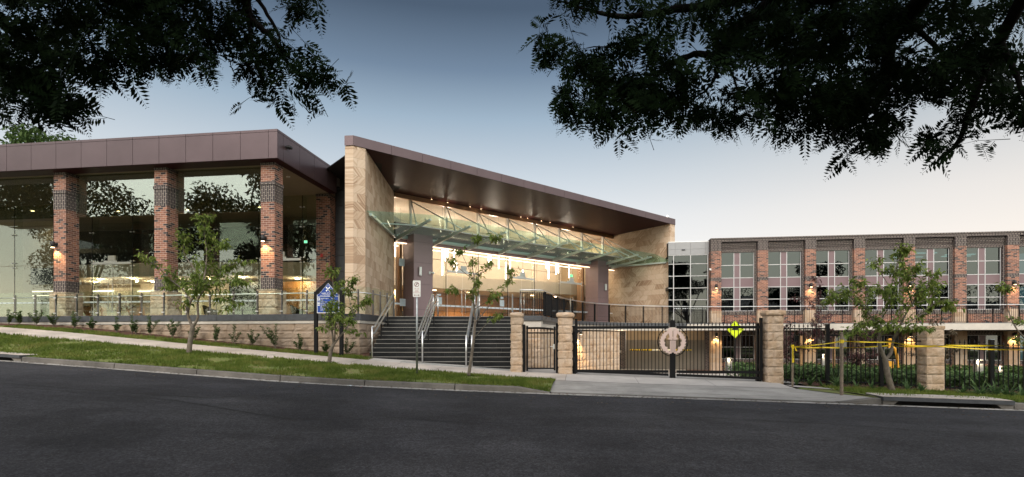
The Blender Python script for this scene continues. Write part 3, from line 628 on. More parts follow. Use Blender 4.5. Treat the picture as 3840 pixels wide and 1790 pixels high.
mb = MB(); mb.box(-24, .87, FB + .1, 14.5, lz(F0 + .5), lz(F1 - .06)); mb.build('roof', M['grey'], hall)
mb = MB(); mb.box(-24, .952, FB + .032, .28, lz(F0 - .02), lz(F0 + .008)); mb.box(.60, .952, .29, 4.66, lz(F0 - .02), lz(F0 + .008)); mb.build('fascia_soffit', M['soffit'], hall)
mb = MB(); mb.box(-24, .595, .29, GB + 6.6, lz(F0 + .03), lz(F0 + .08)); mb.build('porch_ceiling', M['beige'], hall)
def brick_column(a, b, wd, dp, plinth=True):
    z0 = 1.95 if plinth else TZ; c = MB(); c.at((a, b, 0))
    c.box(0, wd, 0, dp, lz(2.45 if plinth else TZ), lz(5.56)); c.box(0, wd, 0, dp, lz(6.4), lz(7.08)); col = c.build('brick_column', M['brick'], hall)
    c = MB(); c.at((a, b, 0))
    if plinth: c.box(-.004, wd + .004, -.004, dp + .004, lz(1.95), lz(2.448)); c.build('soldier_band', M['soldier'], col); c = MB(); c.at((a, b, 0))
    c.box(-.004, wd + .004, -.004, dp + .004, lz(5.562), lz(6.27)); c.box(-.03, wd + .03, -.03, dp + .03, lz(6.2701), lz(6.398)); c.build('soldier_band', M['soldier'], col); c = MB(); c.at((a, b, 0)); c.box(-.015, wd + .015, -.015, dp + .015, lz(7.082), lz(7.19))
    c.build('soldier_band', M['soldier'], col)
    if plinth:
        c = MB(); c.at((a - .1, b - .1, 0)); h = (1.9 - TZ + .02) / 3
        for k in range(3):
            z = lz(TZ - .02 + h * k); q = (.42, .30, .5)[k] * (wd + .2); pw = wd + .2
            c.rock(.0, q - .003, 0, pw, z + .003, z + h - .003, .03, 6, 'xXyY', seed=a * 3 + k); c.rock(q + .003, pw, 0, pw, z + .003, z + h - .003, .03, 6, 'xXyY', seed=a * 5 + k + 9)
        pl = c.build('stone_plinth', M['stone'], col)
        c = MB(); c.at((a - .1, b - .1, 0)); c.bbox(-.01, pw + .01, -.01, pw + .01, lz(1.885), lz(1.95), .015); c.build('plinth_cap', M['palestone'], col)
    return col
for k in range(4): brick_column(-4.875 * k, 0, .6, .6)
c4 = MB(); c4.box(-.13, .6, 4.71, 5.3, 0, lz(7.08)); col4 = c4.build('brick_column', M['brick'], hall)
c = MB(); c.box(-.145, .615, 4.695, 5.3, lz(7.082), lz(7.19)); c.build('soldier_band', M['soldier'], col4)
# hanging glass screens between the columns
for a0, a1 in ((-4.275, -.002), (-9.15, -4.877), (-14.025, -9.752), (-18.9, -14.627)):
    mb = MB(); mb.box(a0 + .01, a1 - .01, .47, .482, lz(5.32), lz(7.195)); mb.build('glass_screen', M['screenglass'], hall)
# main glass line
J = [-20.2, -17.8, -15.36, -12.98, -10.55, -8.13, -5.70, -3.31, -.92, -.13]
for a0, a1 in zip(J, J[1:]):
    for z0, z1 in ((TZ + .01, 3.90), (3.925, 7.19)):
        mb = MB(); mb.box(a0 + .012, a1 - .012, GB, GB + .014, lz(z0), lz(z1)); mb.build('glass_pane', M['hallglass'], hall)
for a in J[:-1]:
    mb = MB(); mb.box(a - .009, a + .009, GB + .016, GB + .42, lz(TZ + .01), lz(7.19)); mb.build('glass_fin', M['glass'], hall)
    mb = MB(); mb.box(a - .011, a + .011, GB - .003, GB + .015, lz(TZ + .01), lz(7.19)); mb.build('black_joint', M['black'], hall)
mb = MB()
for a in J[:-1]:
    for z in (1.35, 3.8, 4.05, 5.6, 6.6):
        for d in (-.1, .1): mb.sphere((a + d, GB - .03, lz(z)), .035, 6); mb.tube([(a + d, GB - .03, lz(z)), (a, GB + .06, lz(z))], .015, 4)
mb.build('spider_fittings', M['steel'], hall)
mb = MB(); mb.box(-20, -.14, GB - .004, GB - .002, lz(1.84), lz(1.92)); mb.build('contrast_strip', M['strip'], hall)
mb = MB()
for a in np.arange(-19.9, -.2, .32): mb.box(a, a + .05, GB - .007, GB - .0045, lz(1.86), lz(1.9))
mb.build('strip_dots', M['dgrey'], hall)
def glass_door(parent, a0, a1, b, zt, nm='entry_door'):
    """pair of glass leaves: head rail, closer box, tall pull handles"""
    mb = MB(); mb.bbox(a0 + .05, a1 - .05, b - .06, b - .01, zt - .06, zt + .06, .008); d = mb.build(nm, M['alu'], parent)
    m = (a0 + a1) / 2
    mb = MB(); mb.bbox(m - .45, m + .35, b - .075, b - .062, zt + .0, zt + .14, .004); mb.build('operator', M['alu'], d)
    mb = MB(); mb.bbox(m - .18, m + .25, b - .09, b - .01, zt + .145, zt + .40, .01); mb.build('indicator_box', M['signwhite'], d)
    for s_ in (-1, 1):
        mb = MB(); x = m + s_ * .14; mb.tube([(x, b - .10, zt - 2.5), (x, b - .10, zt - 1.05)], .016, 6)
        for z in (zt - 2.4, zt - 1.15): mb.tube([(x, b - .10, z), (x, b - .002, z)], .012, 5)
        mb.build('pull_handle', M['steel'], d)
    mb = MB()
    for x in (a0 + .06, m - .006, a1 - .07): mb.box(x, x + .012, b - .006, b - .002, 0.01, zt - .06)
    mb.build('leaf_edges', M['alu'], d)
    return d
glass_door(hall, -12.96, -10.57, GB, lz(3.95)); glass_door(hall, -3.29, -.94, GB, lz(3.95))
# interior
mb = MB(); mb.box(-30, .5, GB + .5, 20, -.02, -.0); mb.build('hall_floor', M['brown'], hall)
mb = MB(); bz = [(-30, 8.6), (-22, 8.3), (-17, 8.0), (-12, 7.9), (-8, 8.1), (-4.5, 8.5), (-1.5, 9.2), (1.0, 10.2)]; bz = catmull(bz, 4)
for (x0, y0), (x1, y1) in zip(bz, bz[1:]): mb.prism([(x0, y0), (x1, y1), (x1, y1 + .15), (x0, y0 + .15)], lz(3.62), lz(4.42))
mb.build('curved_bulkhead', M['cream'], hall)
mb = MB(); mb.prism([(x, y + .151) for x, y in bz] + [(1.0, 14), (-30, 14)], lz(3.62), lz(3.7)); mb.build('lower_ceiling', M['cream'], hall)
mb = MB(); mb.box(-30, 1.2, 11.5, 11.7, 0, lz(3.61)); mb.build('rear_wall', M['cream'], hall)
mb = MB(); mb.box(-22, 1.2, 11.2, 11.3, lz(4.44), lz(7.2)); mb.box(-22, -.2, 8.9, 11.19, lz(4.425), lz(4.435)); mb.build('upper_void', M['void'], hall)
mb = MB(); mb.box(-30, -17.2, 7.0, 7.15, 0, lz(6.9)); mb.build('servery_wall', M['beige'], hall)
mb = MB(); mb.box(-19.4, -17.95, 6.93, 6.995, lz(3.15), lz(4.1)); mb.build('menu_screen', M['dark'], hall)
mb = MB(); mb.box(-19.2, -17.6, 6.9, 6.99, lz(1.1), lz(2.75)); mb.build('servery_opening', M['brown'], hall)
mb = MB(); mb.box(-19.2, -17.6, 6.86, 6.9, lz(2.68), lz(2.74)); mb.build('servery_light', M['ledsoft'], hall); mb = MB(); mb.box(-19.2, -17.6, 6.86, 6.9, lz(2.45), lz(2.48)); mb.build('servery_light', M['ledsoft'], hall)
mb = MB(); mb.box(-8.3, -5.9, 9.3, 9.4, 0, lz(3.38)); mb.build('display_wall', M['dark'], hall)
mb = MB(); mb.box(-5.85, -2.6, 10.6, 10.7, 0, lz(3.5)); mb.build('timber_wall', M['wood'], hall)
mb = MB(); mb.box(-19.7, -16.4, 11.44, 11.495, lz(3.36), lz(3.55)); mb.build('air_grille', M['brown'], hall)
mb = MB(); mb.box(-20, -18.4, 11.42, 11.46, lz(3.12), lz(3.17)); mb.build('strip_light', M['ledw'], hall); mb = MB(); mb.box(-16.6, -15.3, 11.42, 11.46, lz(3.08), lz(3.12)); mb.build('strip_light', M['ledw'], hall)
mb = MB(); mb.box(-20.2, -14.5, 11.4, 11.495, lz(1.75), lz(2.85)); mb.build('shelf_recess', M['brown'], hall)
mb = MB(); mb.box(.45, .59, GB + .5, 16, 0, lz(7.2)); mb.build('end_wall', M['beige'], hall)
mb = MB(); mb.box(.62, 1.75, 5.25, 5.4, 0, lz(8.65)); link = thing('metal_link', 'dark grey metal panel link wall between hall and sandstone wing', 'building', (*hw(1.1, 5.3), TZ), HA)
mb = MB()
for k in range(9):
    z0 = TZ - .05 + .84 * k; z1 = min(8.62, z0 + .83)
    for x0, x1 in ((-.48, .0), (.008, .9)): mb.box(x0, x1, -.05, .0, lz(z0), lz(z1) - .008) if z1 - z0 > .05 else None
mb.build('wall_panel', M['dgrey'], link)
mb = MB(); mb.box(-.48, .9, .002, 2.0, 0, lz(8.55)); mb.build('core', M['joint'], link)
mb = MB(); mb.box(-.5, .9, -.06, 2.0, lz(8.62), lz(8.72)); mb.build('parapet', M['grey'], link)
for i, (a, b) in enumerate(((-.3, 2.0), (-3.0, 2.6), (-7.2, 2.4), (-12.0, 2.4), (-16.6, 2.4))):
    x, y = hw(a + .3 if i == 0 else a, b); d = thing('downlight', ('downlight in the open corner of the porch ceiling', 'downlight in the porch ceiling behind the bay right of the leafy tree', 'downlight in the porch ceiling of the middle hall bay', 'downlight in the porch ceiling by the first brick column', 'downlight in the porch ceiling at the far left')[i], 'ceiling light', (x, y, F0 + .028), HA, 'porch downlights')
    mb = MB(); mb.cyl(0, 0, -.012, .01, .06); mb.build('lens', M['warm'], d); mb = MB(); mb.tube([(0, 0, -.014), (0, 0, .01)], [.085, .085], 16); mb.build('trim', M['alu'], d)
    lamp('SPOT', d, (0, 0, -.03), 60, (1, .8, .55), .05, 110)
k = 0
for i, (a, b, z) in enumerate(((-16.5, 8.6, 3.6), (-14.1, 8.5, 3.6), (-14.4, 10.3, 3.6), (-9.5, 9.3, 3.6), (-7.0, 8.8, 3.6), (-4.2, 10.0, 3.6), (-11.8, 9.2, 3.6), (-18.3, 10, 3.6))):
    x, y = hw(a, b); d = thing('downlight', 'round warm downlight under the low ceiling inside the glass hall', 'ceiling light', (x, y, z - .004), HA, 'downlights under the low hall ceiling')
    mb = MB(); mb.cyl(0, 0, -.02, .0, .12); mb.build('lens', M['warm'], d); lamp('POINT', d, (0, 0, -.12), 72, (1, .78, .48), .1)
for i, (a, b) in enumerate(((-18, 5.9), (-13.2, 6.6), (-9.0, 6.8), (-4.6, 6.8), (-.9, 7.2))):
    x, y = hw(a, b); d = thing('downlight', 'small downlight high in the hall ceiling behind the glass line', 'ceiling light', (x, y, F0 + .02), HA, 'high downlights inside the hall')
    mb = MB(); mb.cyl(0, 0, -.02, .0, .07); mb.build('lens', M['warm'], d); lamp('SPOT', d, (0, 0, -.1), 60, (1, .82, .56), .1, 130)
# furniture behind the hall glass
def counter(a0, a1, b, label):
    x, y = hw((a0 + a1) / 2, b); t = thing('reception_counter', label, 'counter', (x, y, TZ), HA); w_ = (a1 - a0) / 2
    mb = MB(); mb.bbox(-w_, w_, -.3, .3, 0, 1.02, .02); mb.build('body', M['wood'], t); mb = MB(); mb.bbox(-w_ - .04, w_ + .04, -.36, .36, 1.022, 1.07, .01); mb.build('top', M['brown'], t)
    mb = MB(); mb.box(-w_ + .04, w_ - .04, -.27, .27, -.0, .06); mb.build('kickboard', M['dark'], t)
counter(-18.1, -16.7, 9.0, 'timber reception counter inside the hall just right of the first brick column'); counter(-15.8, -14.4, 9.4, 'timber reception counter inside the hall left of the second brick column')
def armchair(x, y, rz, label):
    t = thing('tub_chair', label, 'chair', (x, y, TZ), rz, 'dark chairs in the hall')
    mb = MB(); mb.bbox(-.28, .28, -.27, .25, .36, .47, .04); mb.build('seat', M['chair'], t)
    mb = MB(); sh = [(-.33, -.22), (-.36, .10), (-.25, .30), (0, .36), (.25, .30), (.36, .10), (.33, -.22)]
    o_ = [(a * 1.0, b) for a, b in sh]; i_ = [(a * .84, b * .84 - .015) for a, b in sh]; top_ = [.62, .70, .84, .88, .84, .70, .62]; rows = []
    for (ox, oy), (ix, iy), tz_ in zip(o_, i_, top_): rows.append(mb._a([(ox * .85, oy * .85, .40), (ox * 1.05, oy * 1.1, tz_), (ix * 1.05, iy * 1.1, tz_), (ix * .85, iy * .85, .40)]))
    for p, q in zip(rows, rows[1:]):
        for k in range(4): j = (k + 1) % 4; mb.face(p + k, q + k, q + j, p + j)
    mb.face(*[rows[0] + k for k in range(4)]); mb.face(*[rows[-1] + k for k in range(4)][::-1]); mb.build('backrest', M['chair'], t)
    for sx in (-1, 1):
        for sy in (-1, 1): mb = MB(); mb.tube([(sx * .2, sy * .19, .37), (sx * .27, sy * .26, 0)], [.02, .012], 6); mb.build('leg', M['blackm'], t)
for (a, b, rz, lb) in ((-7.1, 6.2, 1.9, 'dark tub chair inside the hall behind the leafy left tree, facing right'), (-5.4, 6.6, -1.7, 'dark tub chair inside the hall left of the third column plinth, facing left'), (-2.4, 6.9, 2.2, 'dark chair behind the glass just left of the blue sign')):
    x, y = hw(a, b); armchair(x, y, HA + rz, lb)
x, y = hw(-6.3, 6.5); t = thing('cafe_table', 'small round cafe table between two dark tub chairs', 'table', (x, y, TZ)); mb = MB(); mb.cyl(0, 0, .70, .73, .38, n=20); mb.build('table_top', M['brown'], t); mb = MB(); mb.cyl(0, 0, .03, .70, .03); mb.build('pedestal', M['blackm'], t); mb = MB(); mb.cyl(0, 0, 0, .03, .24); mb.build('base', M['blackm'], t)
x, y = hw(-.35, 4.6); t = thing('exit_sign', 'small green exit sign beside the porch column', 'sign', (x - .25, y, 4.78), HA); mb = MB(); mb.bbox(-.09, .09, -.03, .0, -.07, .07, .006); mb.build('housing', M['signwhite'], t); mb = MB(); mb.box(-.08, .08, -.034, -.031, -.055, .055); mb.build('face', M['exit'], t); text('lettering', 'EXIT', .075, M['signwhite'], t, (0, -.037, 0), ext=.001)
x, y = hw(.18, 4.7); t = thing('fire_alarm_strobe', 'small red alarm strobe on the porch brick column', 'alarm', (x, y, 4.1), HA); mb = MB(); mb.bbox(-.06, .06, -.07, 0, -.08, .08, .012); mb.build('housing', M['red'], t); mb = MB(); mb.sphere((0, -.075, .02), .03, 8); mb.build('lens', M['signred'], t)
# wall lamps: black cylinder, arm and a warm downward light
def wall_lamp(x, y, z, rz, label, power=14, up=False, s=1.0):
    t = thing('wall_lamp', label, 'wall lamp', (x, y, z), rz, 'black cylinder wall lamps')
    mb = MB(); mb.cyl(0, -.17, -.13, .13, .075, n=16); mb.build('shade', M['blackm'], t)
    mb = MB(); mb.box(-.025, .025, -.1, -.01, -.02, .05); mb.bbox(-.06, .06, -.02, 0, -.08, .10, .005); mb.build('bracket', M['blackm'], t)
    mb = MB(); mb.cyl(0, -.17, -.137, -.1315, .062, n=16); mb.build('lens', M['warm'], t)
    lamp('SPOT', t, (0, -.15, -.16), power * 5.0, (1, .62, .26), .04, 120)
wall_lamp(*hw(-9.75 + .14, 0), 4.02, HA, 'black cylinder lamp lit on the leftmost visible brick column', 17); wall_lamp(*hw(.2, 0), 4.05, HA, 'black cylinder lamp lit on the corner brick column of the glass hall', 17)
def camera_dome(x, y, z, rz, label):
    t = thing('security_camera', label, 'camera', (x, y, z), rz); mb = MB(); mb.bbox(-.06, .06, -.05, 0, -.07, .07, .01); mb.build('bracket', M['signwhite'], t); mb = MB(); mb.tube([(0, -.04, 0), (.1, -.18, .02)], .03, 8); mb.sphere((.13, -.2, -.01), .065, 8); mb.build('body', M['signwhite'], t)
def floodlight(x, y, z, rz, label):
    t = thing('eave_light', label, 'lamp', (x, y, z), rz); mb = MB(); mb.bbox(-.12, .12, -.2, -.02, -.05, .05, .02); mb.build('body', M['blackm'], t); mb = MB(); mb.box(-.04, .04, -.03, 0, -.04, .04); mb.build('bracket', M['blackm'], t)
floodlight(*hw(.987, .25), 7.85, HA + R(90), 'small black light on the side of the hall fascia'); floodlight(*hw(1.35, 5.18), 7.4, HA, 'small black light on the dark metal link wall')
# ================================================================== theatre (sandstone portal, glass foyer)
TA = R(39.7); TO = (-6.26, 21.85)
th = thing('theatre', 'sandstone framed theatre with sloping brown portal roof and bright glass foyer', 'building', (*TO, TZ), TA)
def tw(a, b): x, y = rot2(a, b, TA); return (TO[0] + x, TO[1] + y)
SO, RT = 8.05, 8.47; GLB = 5.3
wl = [(0, 0), (4.03, 5.34), (4.03, 5.7), (3.2, 6.6), (-.78, .27), (-.53, 0)]
wr = [(22.75, 0), (23.33, 0), (23.5, .3), (23.6, 7.5), (22.95, 7.5), (22.95, 5.34)]
# the cladding material runs along local x + y, so each wing wall is built in its own frame
def wing(name, poly):
    mb = MB(); mb.prism(poly, .0, lz(SO)); return mb.build(name, M['clad'], th)
wing('wing_wall', wl); wing('wing_wall', wr)
mb = MB(); ja = [-.55, 1.2] + [1.2 + 1.55 * i for i in range(1, 14)] + [22.9, 23.34]
for a0, a1 in zip(ja, ja[1:]): mb.box(a0 + .007, a1 - .007, -.03, .0, lz(SO + .01), lz(RT))
mb.prism([(-.55, -.03), (-.55, -.0), (-.79, .26), (-.815, .24)][::-1], lz(SO + .01), lz(RT))
mb.prism([(23.35, -.03), (23.53, .3), (23.50, .3), (23.33, 0)], lz(SO + .01), lz(RT)); mb.build('roof_fascia', M['metal'], th)
mb = MB(); mb.prism([(-.52, .002), (23.32, .002), (23.5, .3), (23.6, 16), (8, 16), (-.76, .27)], lz(SO + .06), lz(RT - .012)); mb.build('roof', M['grey'], th)
mb = MB() # soffit panels with shadow joints
rows = [0, 1.35, 2.7, 4.05, 5.36]
for i, (b0, b1) in enumerate(zip(rows, rows[1:])):
    c = [-1.0 + 2.4 * k for k in range(0, 12)]
    for a0, a1 in zip(c, c[1:]):
        def cl(a, b): return max(a, b * 4.03 / 5.34 - .02)
        lo0, lo1 = cl(a0, b0), cl(a0, b1)
        if a1 < lo1: continue
        hi = min(a1, 22.96)
        if hi - lo1 < .05 or a0 > 22.9: continue
        mb.poly([(lo0 + .006, b0 + .006, lz(SO)), (lo1 + .006, b1 - .006, lz(SO)), (hi - .006, b1 - .006, lz(SO)), (hi - .006, b0 + .006, lz(SO))])
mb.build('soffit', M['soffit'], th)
mb = MB(); mb.box(-.3, 22.95, .01, 5.36, lz(SO + .02), lz(SO + .055)); mb.build('soffit_backing', M['joint'], th)
mb = MB(); mb.box(4.04, 22.94, GLB - .06, GLB + .1, lz(7.80), lz(SO - .004)); mb.build('bronze_strip', M['bronze'], th)
# spandrel beam and piers
mb = MB(); jn = [4.04] + [5.02 + 2.39 * i for i in range(8)] + [22.94]
for a0, a1 in zip(jn, jn[1:]): mb.box(a0 + .005, a1 - .005, GLB - .10, GLB - .06, lz(5.30), lz(5.72)); mb.box(a0 + .005, a1 - .005, GLB - .10, GLB - .06, lz(5.73), lz(6.42))
mb.build('spandrel_panels', M['purple'], th)
mb = MB(); mb.box(4.04, 22.94, GLB - .058, GLB + .25, lz(5.31), lz(6.40)); mb.build('spandrel_beam', M['joint'], th)
for a0, a1 in ((4.72, 5.92), (20.05, 21.25)):
    mb = MB(); zs = [TZ, 1.55, 2.95, 4.15, 5.29]
    for z0, z1 in zip(zs, zs[1:]):
        mb.box(a0, a1, 4.35, 4.38, lz(z0) + .005, lz(z1) - .005); mb.box(a0, a0 + .03, 4.383, GLB + .3, lz(z0) + .005, lz(z1) - .005); mb.box(a1 - .03, a1, 4.383, GLB + .3, lz(z0) + .005, lz(z1) - .005)
    p = mb.build('pier', M['purple'], th); mb = MB(); mb.box(a0 + .031, a1 - .031, 4.381, GLB + .3, 0, lz(5.28)); mb.build('core', M['joint'], p)
    mb = MB(); mb.box(a0 - .0, a1, 4.35, 5.19, lz(5.295), lz(5.72)); mb.build('pier_head', M['purple'], p)
# clerestory and foyer glazing
MU = [5.02 + 2.385 * i for i in range(8)]
for a in MU: mb = MB(); mb.box(a - .05, a + .05, GLB - .07, GLB + .12, lz(6.425), lz(7.795)); mb.build('mullion', M['alu'], th)
ed = [4.05] + MU + [22.93]
for a0, a1 in zip(ed, ed[1:]):
    mb = MB(); mb.box(a0 + .055, a1 - .055, GLB, GLB + .012, lz(6.43), lz(7.79)); mb.build('clerestory_pane', M['foyerglass'], th)
    for z0, z1 in ((TZ + .01, 3.93), (3.95, 5.295)):
        mb = MB(); mb.box(a0 + .01, a1 - .01, GLB, GLB + .012, lz(z0), lz(z1)); mb.build('glass_pane', M['foyerglass'], th)
for a in MU[1:-1]:
    mb = MB(); mb.box(a - .016, a + .016, GLB - .003, GLB + .016, lz(TZ), lz(5.29)); mb.build('black_joint', M['black'], th)
    mb = MB(); mb.box(a - .008, a + .008, GLB + .02, GLB + .35, lz(TZ), lz(5.29)); mb.build('glass_fin', M['foyerglass'], th)
mb = MB()
for a in MU[1:-1]:
    for z in (1.05, 3.85, 4.05):
        for d in (-.09, .09): mb.sphere((a + d, GLB - .03, lz(z)), .032, 6)
mb.build('spider_fittings', M['steel'], th)
mb = MB(); mb.box(5.95, 20.0, GLB - .004, GLB - .002, lz(1.83), lz(1.93)); mb.box(4.06, 4.7, GLB - .004, GLB - .002, lz(1.83), lz(1.93)); mb.box(21.27, 22.9, GLB - .004, GLB - .002, lz(1.83), lz(1.93)); mb.build('contrast_strip', M['strip'], th)
mb = MB()
for a in np.arange(6.0, 20, .34): mb.box(a, a + .05, GLB - .007, GLB - .0045, lz(1.855), lz(1.905))
mb.build('strip_dots', M['dgrey'], th)
for a0, a1 in ((7.42, 9.77), (12.19, 14.54), (16.95, 19.3)): glass_door(th, a0, a1, GLB, lz(3.96))
mb = MB()
for a, z, w_, h_ in ((4.35, 1.75, .36, .42), (4.3, 4.0, .36, .42), (6.75, 1.95, .36, .42), (11.5, 2.0, .36, .42), (11.55, 2.5, .25, .13), (6.8, 2.45, .25, .12)): mb = MB(); mb.box(a, a + w_, GLB - .012, GLB - .008, lz(z), lz(z + h_)); mb.build('door_notice', M['paper'], th)
# LED strips along the glass head
mb = MB(); mb.box(5.95, 20.02, GLB - .16, GLB - .11, lz(5.245), lz(5.29)); mb.box(4.05, 4.71, GLB - .16, GLB - .11, lz(5.245), lz(5.29)); mb.box(21.27, 22.9, GLB - .16, GLB - .11, lz(5.245), lz(5.29)); led = mb.build('led_strip', M['led'], th)
mb = MB(); mb.box(5.95, 20.02, GLB + .55, GLB + .58, lz(5.2), lz(5.225)); mb.box(4.05, 4.71, GLB + .55, GLB + .58, lz(5.2), lz(5.225)); mb.build('led_strip', M['ledw'], th)
# canopy: tilted glass on perpendicular arms, hung on rods
def cz(b): return 5.62 + (5.3 - b) * .095
cn = thing; mb = MB()
AR = [4.06, 6.48, 8.9, 11.35, 13.8, 16.2, 18.62, 21.0]
frame_ = MB(); frame_.box(4.05, 22.93, GLB - .26, GLB - .11, lz(5.50), lz(5.68)); can = frame_.build('canopy', M['canopy'], th)
for a in AR + [22.6]:
    m_ = MB(); pts = []
    b0, b1 = GLB - .11, 1.45
    n = m_._a([(a - .04, b0, lz(cz(b0)) - .30), (a + .04, b0, lz(cz(b0)) - .30), (a + .04, b1, lz(cz(b1)) - .17), (a - .04, b1, lz(cz(b1)) - .17), (a - .04, b0, lz(cz(b0)) - .07), (a + .04, b0, lz(cz(b0)) - .07), (a + .04, b1, lz(cz(b1)) - .07), (a - .04, b1, lz(cz(b1)) - .07)])
    for q in ((3, 2, 1, 0), (4, 5, 6, 7), (0, 1, 5, 4), (1, 2, 6, 5), (2, 3, 7, 6), (3, 0, 4, 7)): m_.face(*[n + k for k in q])
    for b in (4.6, 3.3, 1.75):
        for d in (-.12, .12): m_.tube([(a, b, lz(cz(b)) - .12), (a + d, b, lz(cz(b)) - .05)], .018, 5); m_.cyl(a + d, b, lz(cz(b)) - .06, lz(cz(b)) - .015, .045, n=8)
    m_.build('canopy_arm', M['canopy'], can)
ge = [3.98] + [a + .12 for a in AR[1:]] + [22.6]
for a0, a1 in zip(ge, ge[1:]):
    m_ = MB(); b0, b1 = GLB - .1, 1.15; q = [(a0 + .008, b0), (a1 - .008, b0), (a1 - .008, b1), (a0 + .008, b1)]
    n = m_._a([(a, b, lz(cz(b))) for a, b in q] + [(a, b, lz(cz(b)) + .02) for a, b in q]); m_.face(n, n + 1, n + 2, n + 3); m_.face(n + 7, n + 6, n + 5, n + 4)
    for i in range(4): j = (i + 1) % 4; m_.face(n + i, n + 4 + i, n + 4 + j, n + j)
    m_.build('canopy_glass', M['canglass'], can)
def tri(pts, name):
    m_ = MB(); n = m_._a(pts + [(x, y, z + .02) for x, y, z in pts]); m_.face(n, n + 1, n + 2); m_.face(n + 5, n + 4, n + 3)
    for i in range(3): j = (i + 1) % 3; m_.face(n + i, n + 3 + i, n + 3 + j, n + j)
    m_.build(name, M['canglass'], can)
tri([(3.95, 5.15, lz(cz(5.2))), (3.97, 1.15, lz(cz(1.15))), (.04, -.02, lz(5.39))], 'canopy_glass'); tri([(22.62, 5.15, lz(cz(5.2))), (22.62, 1.15, lz(cz(1.15))), (22.74, -.02, lz(5.38))], 'canopy_glass')
for pa, pb in (((4.06, 5.15, lz(cz(5.2)) - .12), (.35, .25, lz(5.42) - .08)), ((22.66, 5.15, lz(cz(5.2)) - .12), (22.7, .3, lz(5.42) - .08))):
    m_ = MB(); m_.tube([pa, pb], .075, 4)
    for k in (.15, .4, .65, .9): m_.sphere(tuple(pa[i] + (pb[i] - pa[i]) * k + (.09 if i == 0 else .02) for i in range(3)), .05, 6)
    m_.build('edge_beam', M['canopy'], can)
m_ = MB(); m_.tube([(1.9, 2.8, lz(5.62)), (4.06, 2.85, lz(cz(2.85)) - .04), (22.5, 2.85, lz(cz(2.85)) - .04)], .035, 8); m_.build('canopy_tube', M['alu'], can)
for i, a in enumerate(MU):
    top = (a, GLB - .08, lz(7.72))
    for ta, tb, r_ in ((AR[i], 2.85, .034), ((AR + [22.6])[i + 1], 2.3, .038)):
        m_ = MB(); m_.tube([top, (ta, tb, lz(cz(tb)) - .02)], r_, 6); m_.sphere(top, .05, 6); m_.sphere((ta, tb, lz(cz(tb)) - .02), .05, 6); m_.build('tie_rod', M['alu'], can)
# foyer interior
mb = MB(); mb.box(3.6, 30, GLB + .4, 22, -.02, .0); mb.build('foyer_floor', M['brown'], th)
mb = MB(); fb = catmull([(2.5, 8.6), (6, 9.2), (10, 9.2), (14, 8.6), (17.5, 7.6), (20, 7.2), (24, 7.4)], 5)
for (x0, y0), (x1, y1) in zip(fb, fb[1:]): mb.prism([(x0, y0), (x1, y1), (x1, y1 + .15), (x0, y0 + .15)], lz(3.34), lz(4.25))
mb.build('curved_bulkhead', M['cream'], th)
mb = MB(); mb.prism([(x, y + .151) for x, y in fb] + [(24, 14), (2.5, 14)], lz(3.34), lz(3.42)); mb.build('lower_ceiling', M['cream'], th)
mb = MB()
for i in range(13): mb.box(3.0 + 1.6 * i, 4.57 + 1.6 * i, 12.3, 12.4, 0, lz(1.97)); mb.box(3.0 + 1.6 * i, 4.57 + 1.6 * i, 12.3, 12.4, lz(2.0), lz(3.33))
mb.build('timber_wall', M['wood'], th); mb = MB(); mb.box(2.9, 23.8, 12.41, 12.5, 0, lz(3.33)); mb.build('timber_backing', M['dark'], th)
mb = MB()
for i in range(6): mb.box(3.0 + 3.4 * i, 6.36 + 3.4 * i, 11.0, 11.1, lz(4.26), lz(5.58)); mb.box(3.0 + 3.4 * i, 6.36 + 3.4 * i, 11.0, 11.1, lz(5.62), lz(8.0))
mb.build('upper_wall', M['cream'], th); mb = MB(); mb.box(2.9, 23.4, 11.11, 11.2, lz(4.26), lz(8.0)); mb.build('upper_wall_backing', M['brown'], th)
mb = MB(); mb.prism([(x, y + .001) for x, y in fb] + [(24, 11), (2.5, 11)], lz(4.2), lz(4.249)); mb.build('gallery_ledge', M['cream'], th)
mb = MB(); mb.box(3.4, 24, GLB + .3, 11.2, lz(8.02), lz(8.1)); mb.build('foyer_ceiling', M['cream'], th)
mb = MB(); mb.prism([(2.6, 6.3), (4.2, 5.72), (4.3, 6.0), (3.0, 11.2), (2.6, 11.2)], 0, lz(8.0)); mb.box(22.9, 23.1, 7.52, 13, 0, lz(8.0)); mb.build('foyer_end_wall', M['beige'], th)
mb = MB(); mb.box(6.0, 8.9, 11.9, 12.29, 0, lz(1.85)); mb.build('dark_counter', M['dark'], th); mb = MB(); mb.box(17.6, 19.9, 10.9, 11.9, 0, lz(1.6)); mb.build('dark_counter', M['dark'], th)
mb = MB(); mb.box(5.92, 6.0, GLB + .4, 6.4, 0, lz(5.28)); mb.box(19.85, 20.04, GLB + .4, 6.3, 0, lz(5.28)); mb.box(4.55, 4.71, GLB + .4, 6.2, 0, lz(5.28)); mb.build('bronze_jamb', M['bronze'], th)
x, y = tw(18.9, 6.0); t = thing('exit_sign', 'green exit sign hanging inside the foyer at its right end', 'sign', (x, y, 4.62), TA); mb = MB(); mb.bbox(-.17, .17, -.03, .0, -.1, .1, .006); mb.box(-.01, .01, -.02, -.01, .1, .6); mb.build('housing', M['signwhite'], t); mb = MB(); mb.box(-.155, .155, -.034, -.031, -.085, .085); mb.build('face', M['exit'], t); text('lettering', 'EXIT', .12, M['signwhite'], t, (0, -.037, 0), ext=.001)
def px2a(px, b):  # along-wall coordinate at which a picture column meets a plane parallel to the foyer
    r_ = (px - CX) / FPX; ca, sa = math.cos(TA), math.sin(TA); x0, y0 = TO[0] - sa * b, TO[1] + ca * b; return (r_ * y0 - x0) / (ca - r_ * sa)
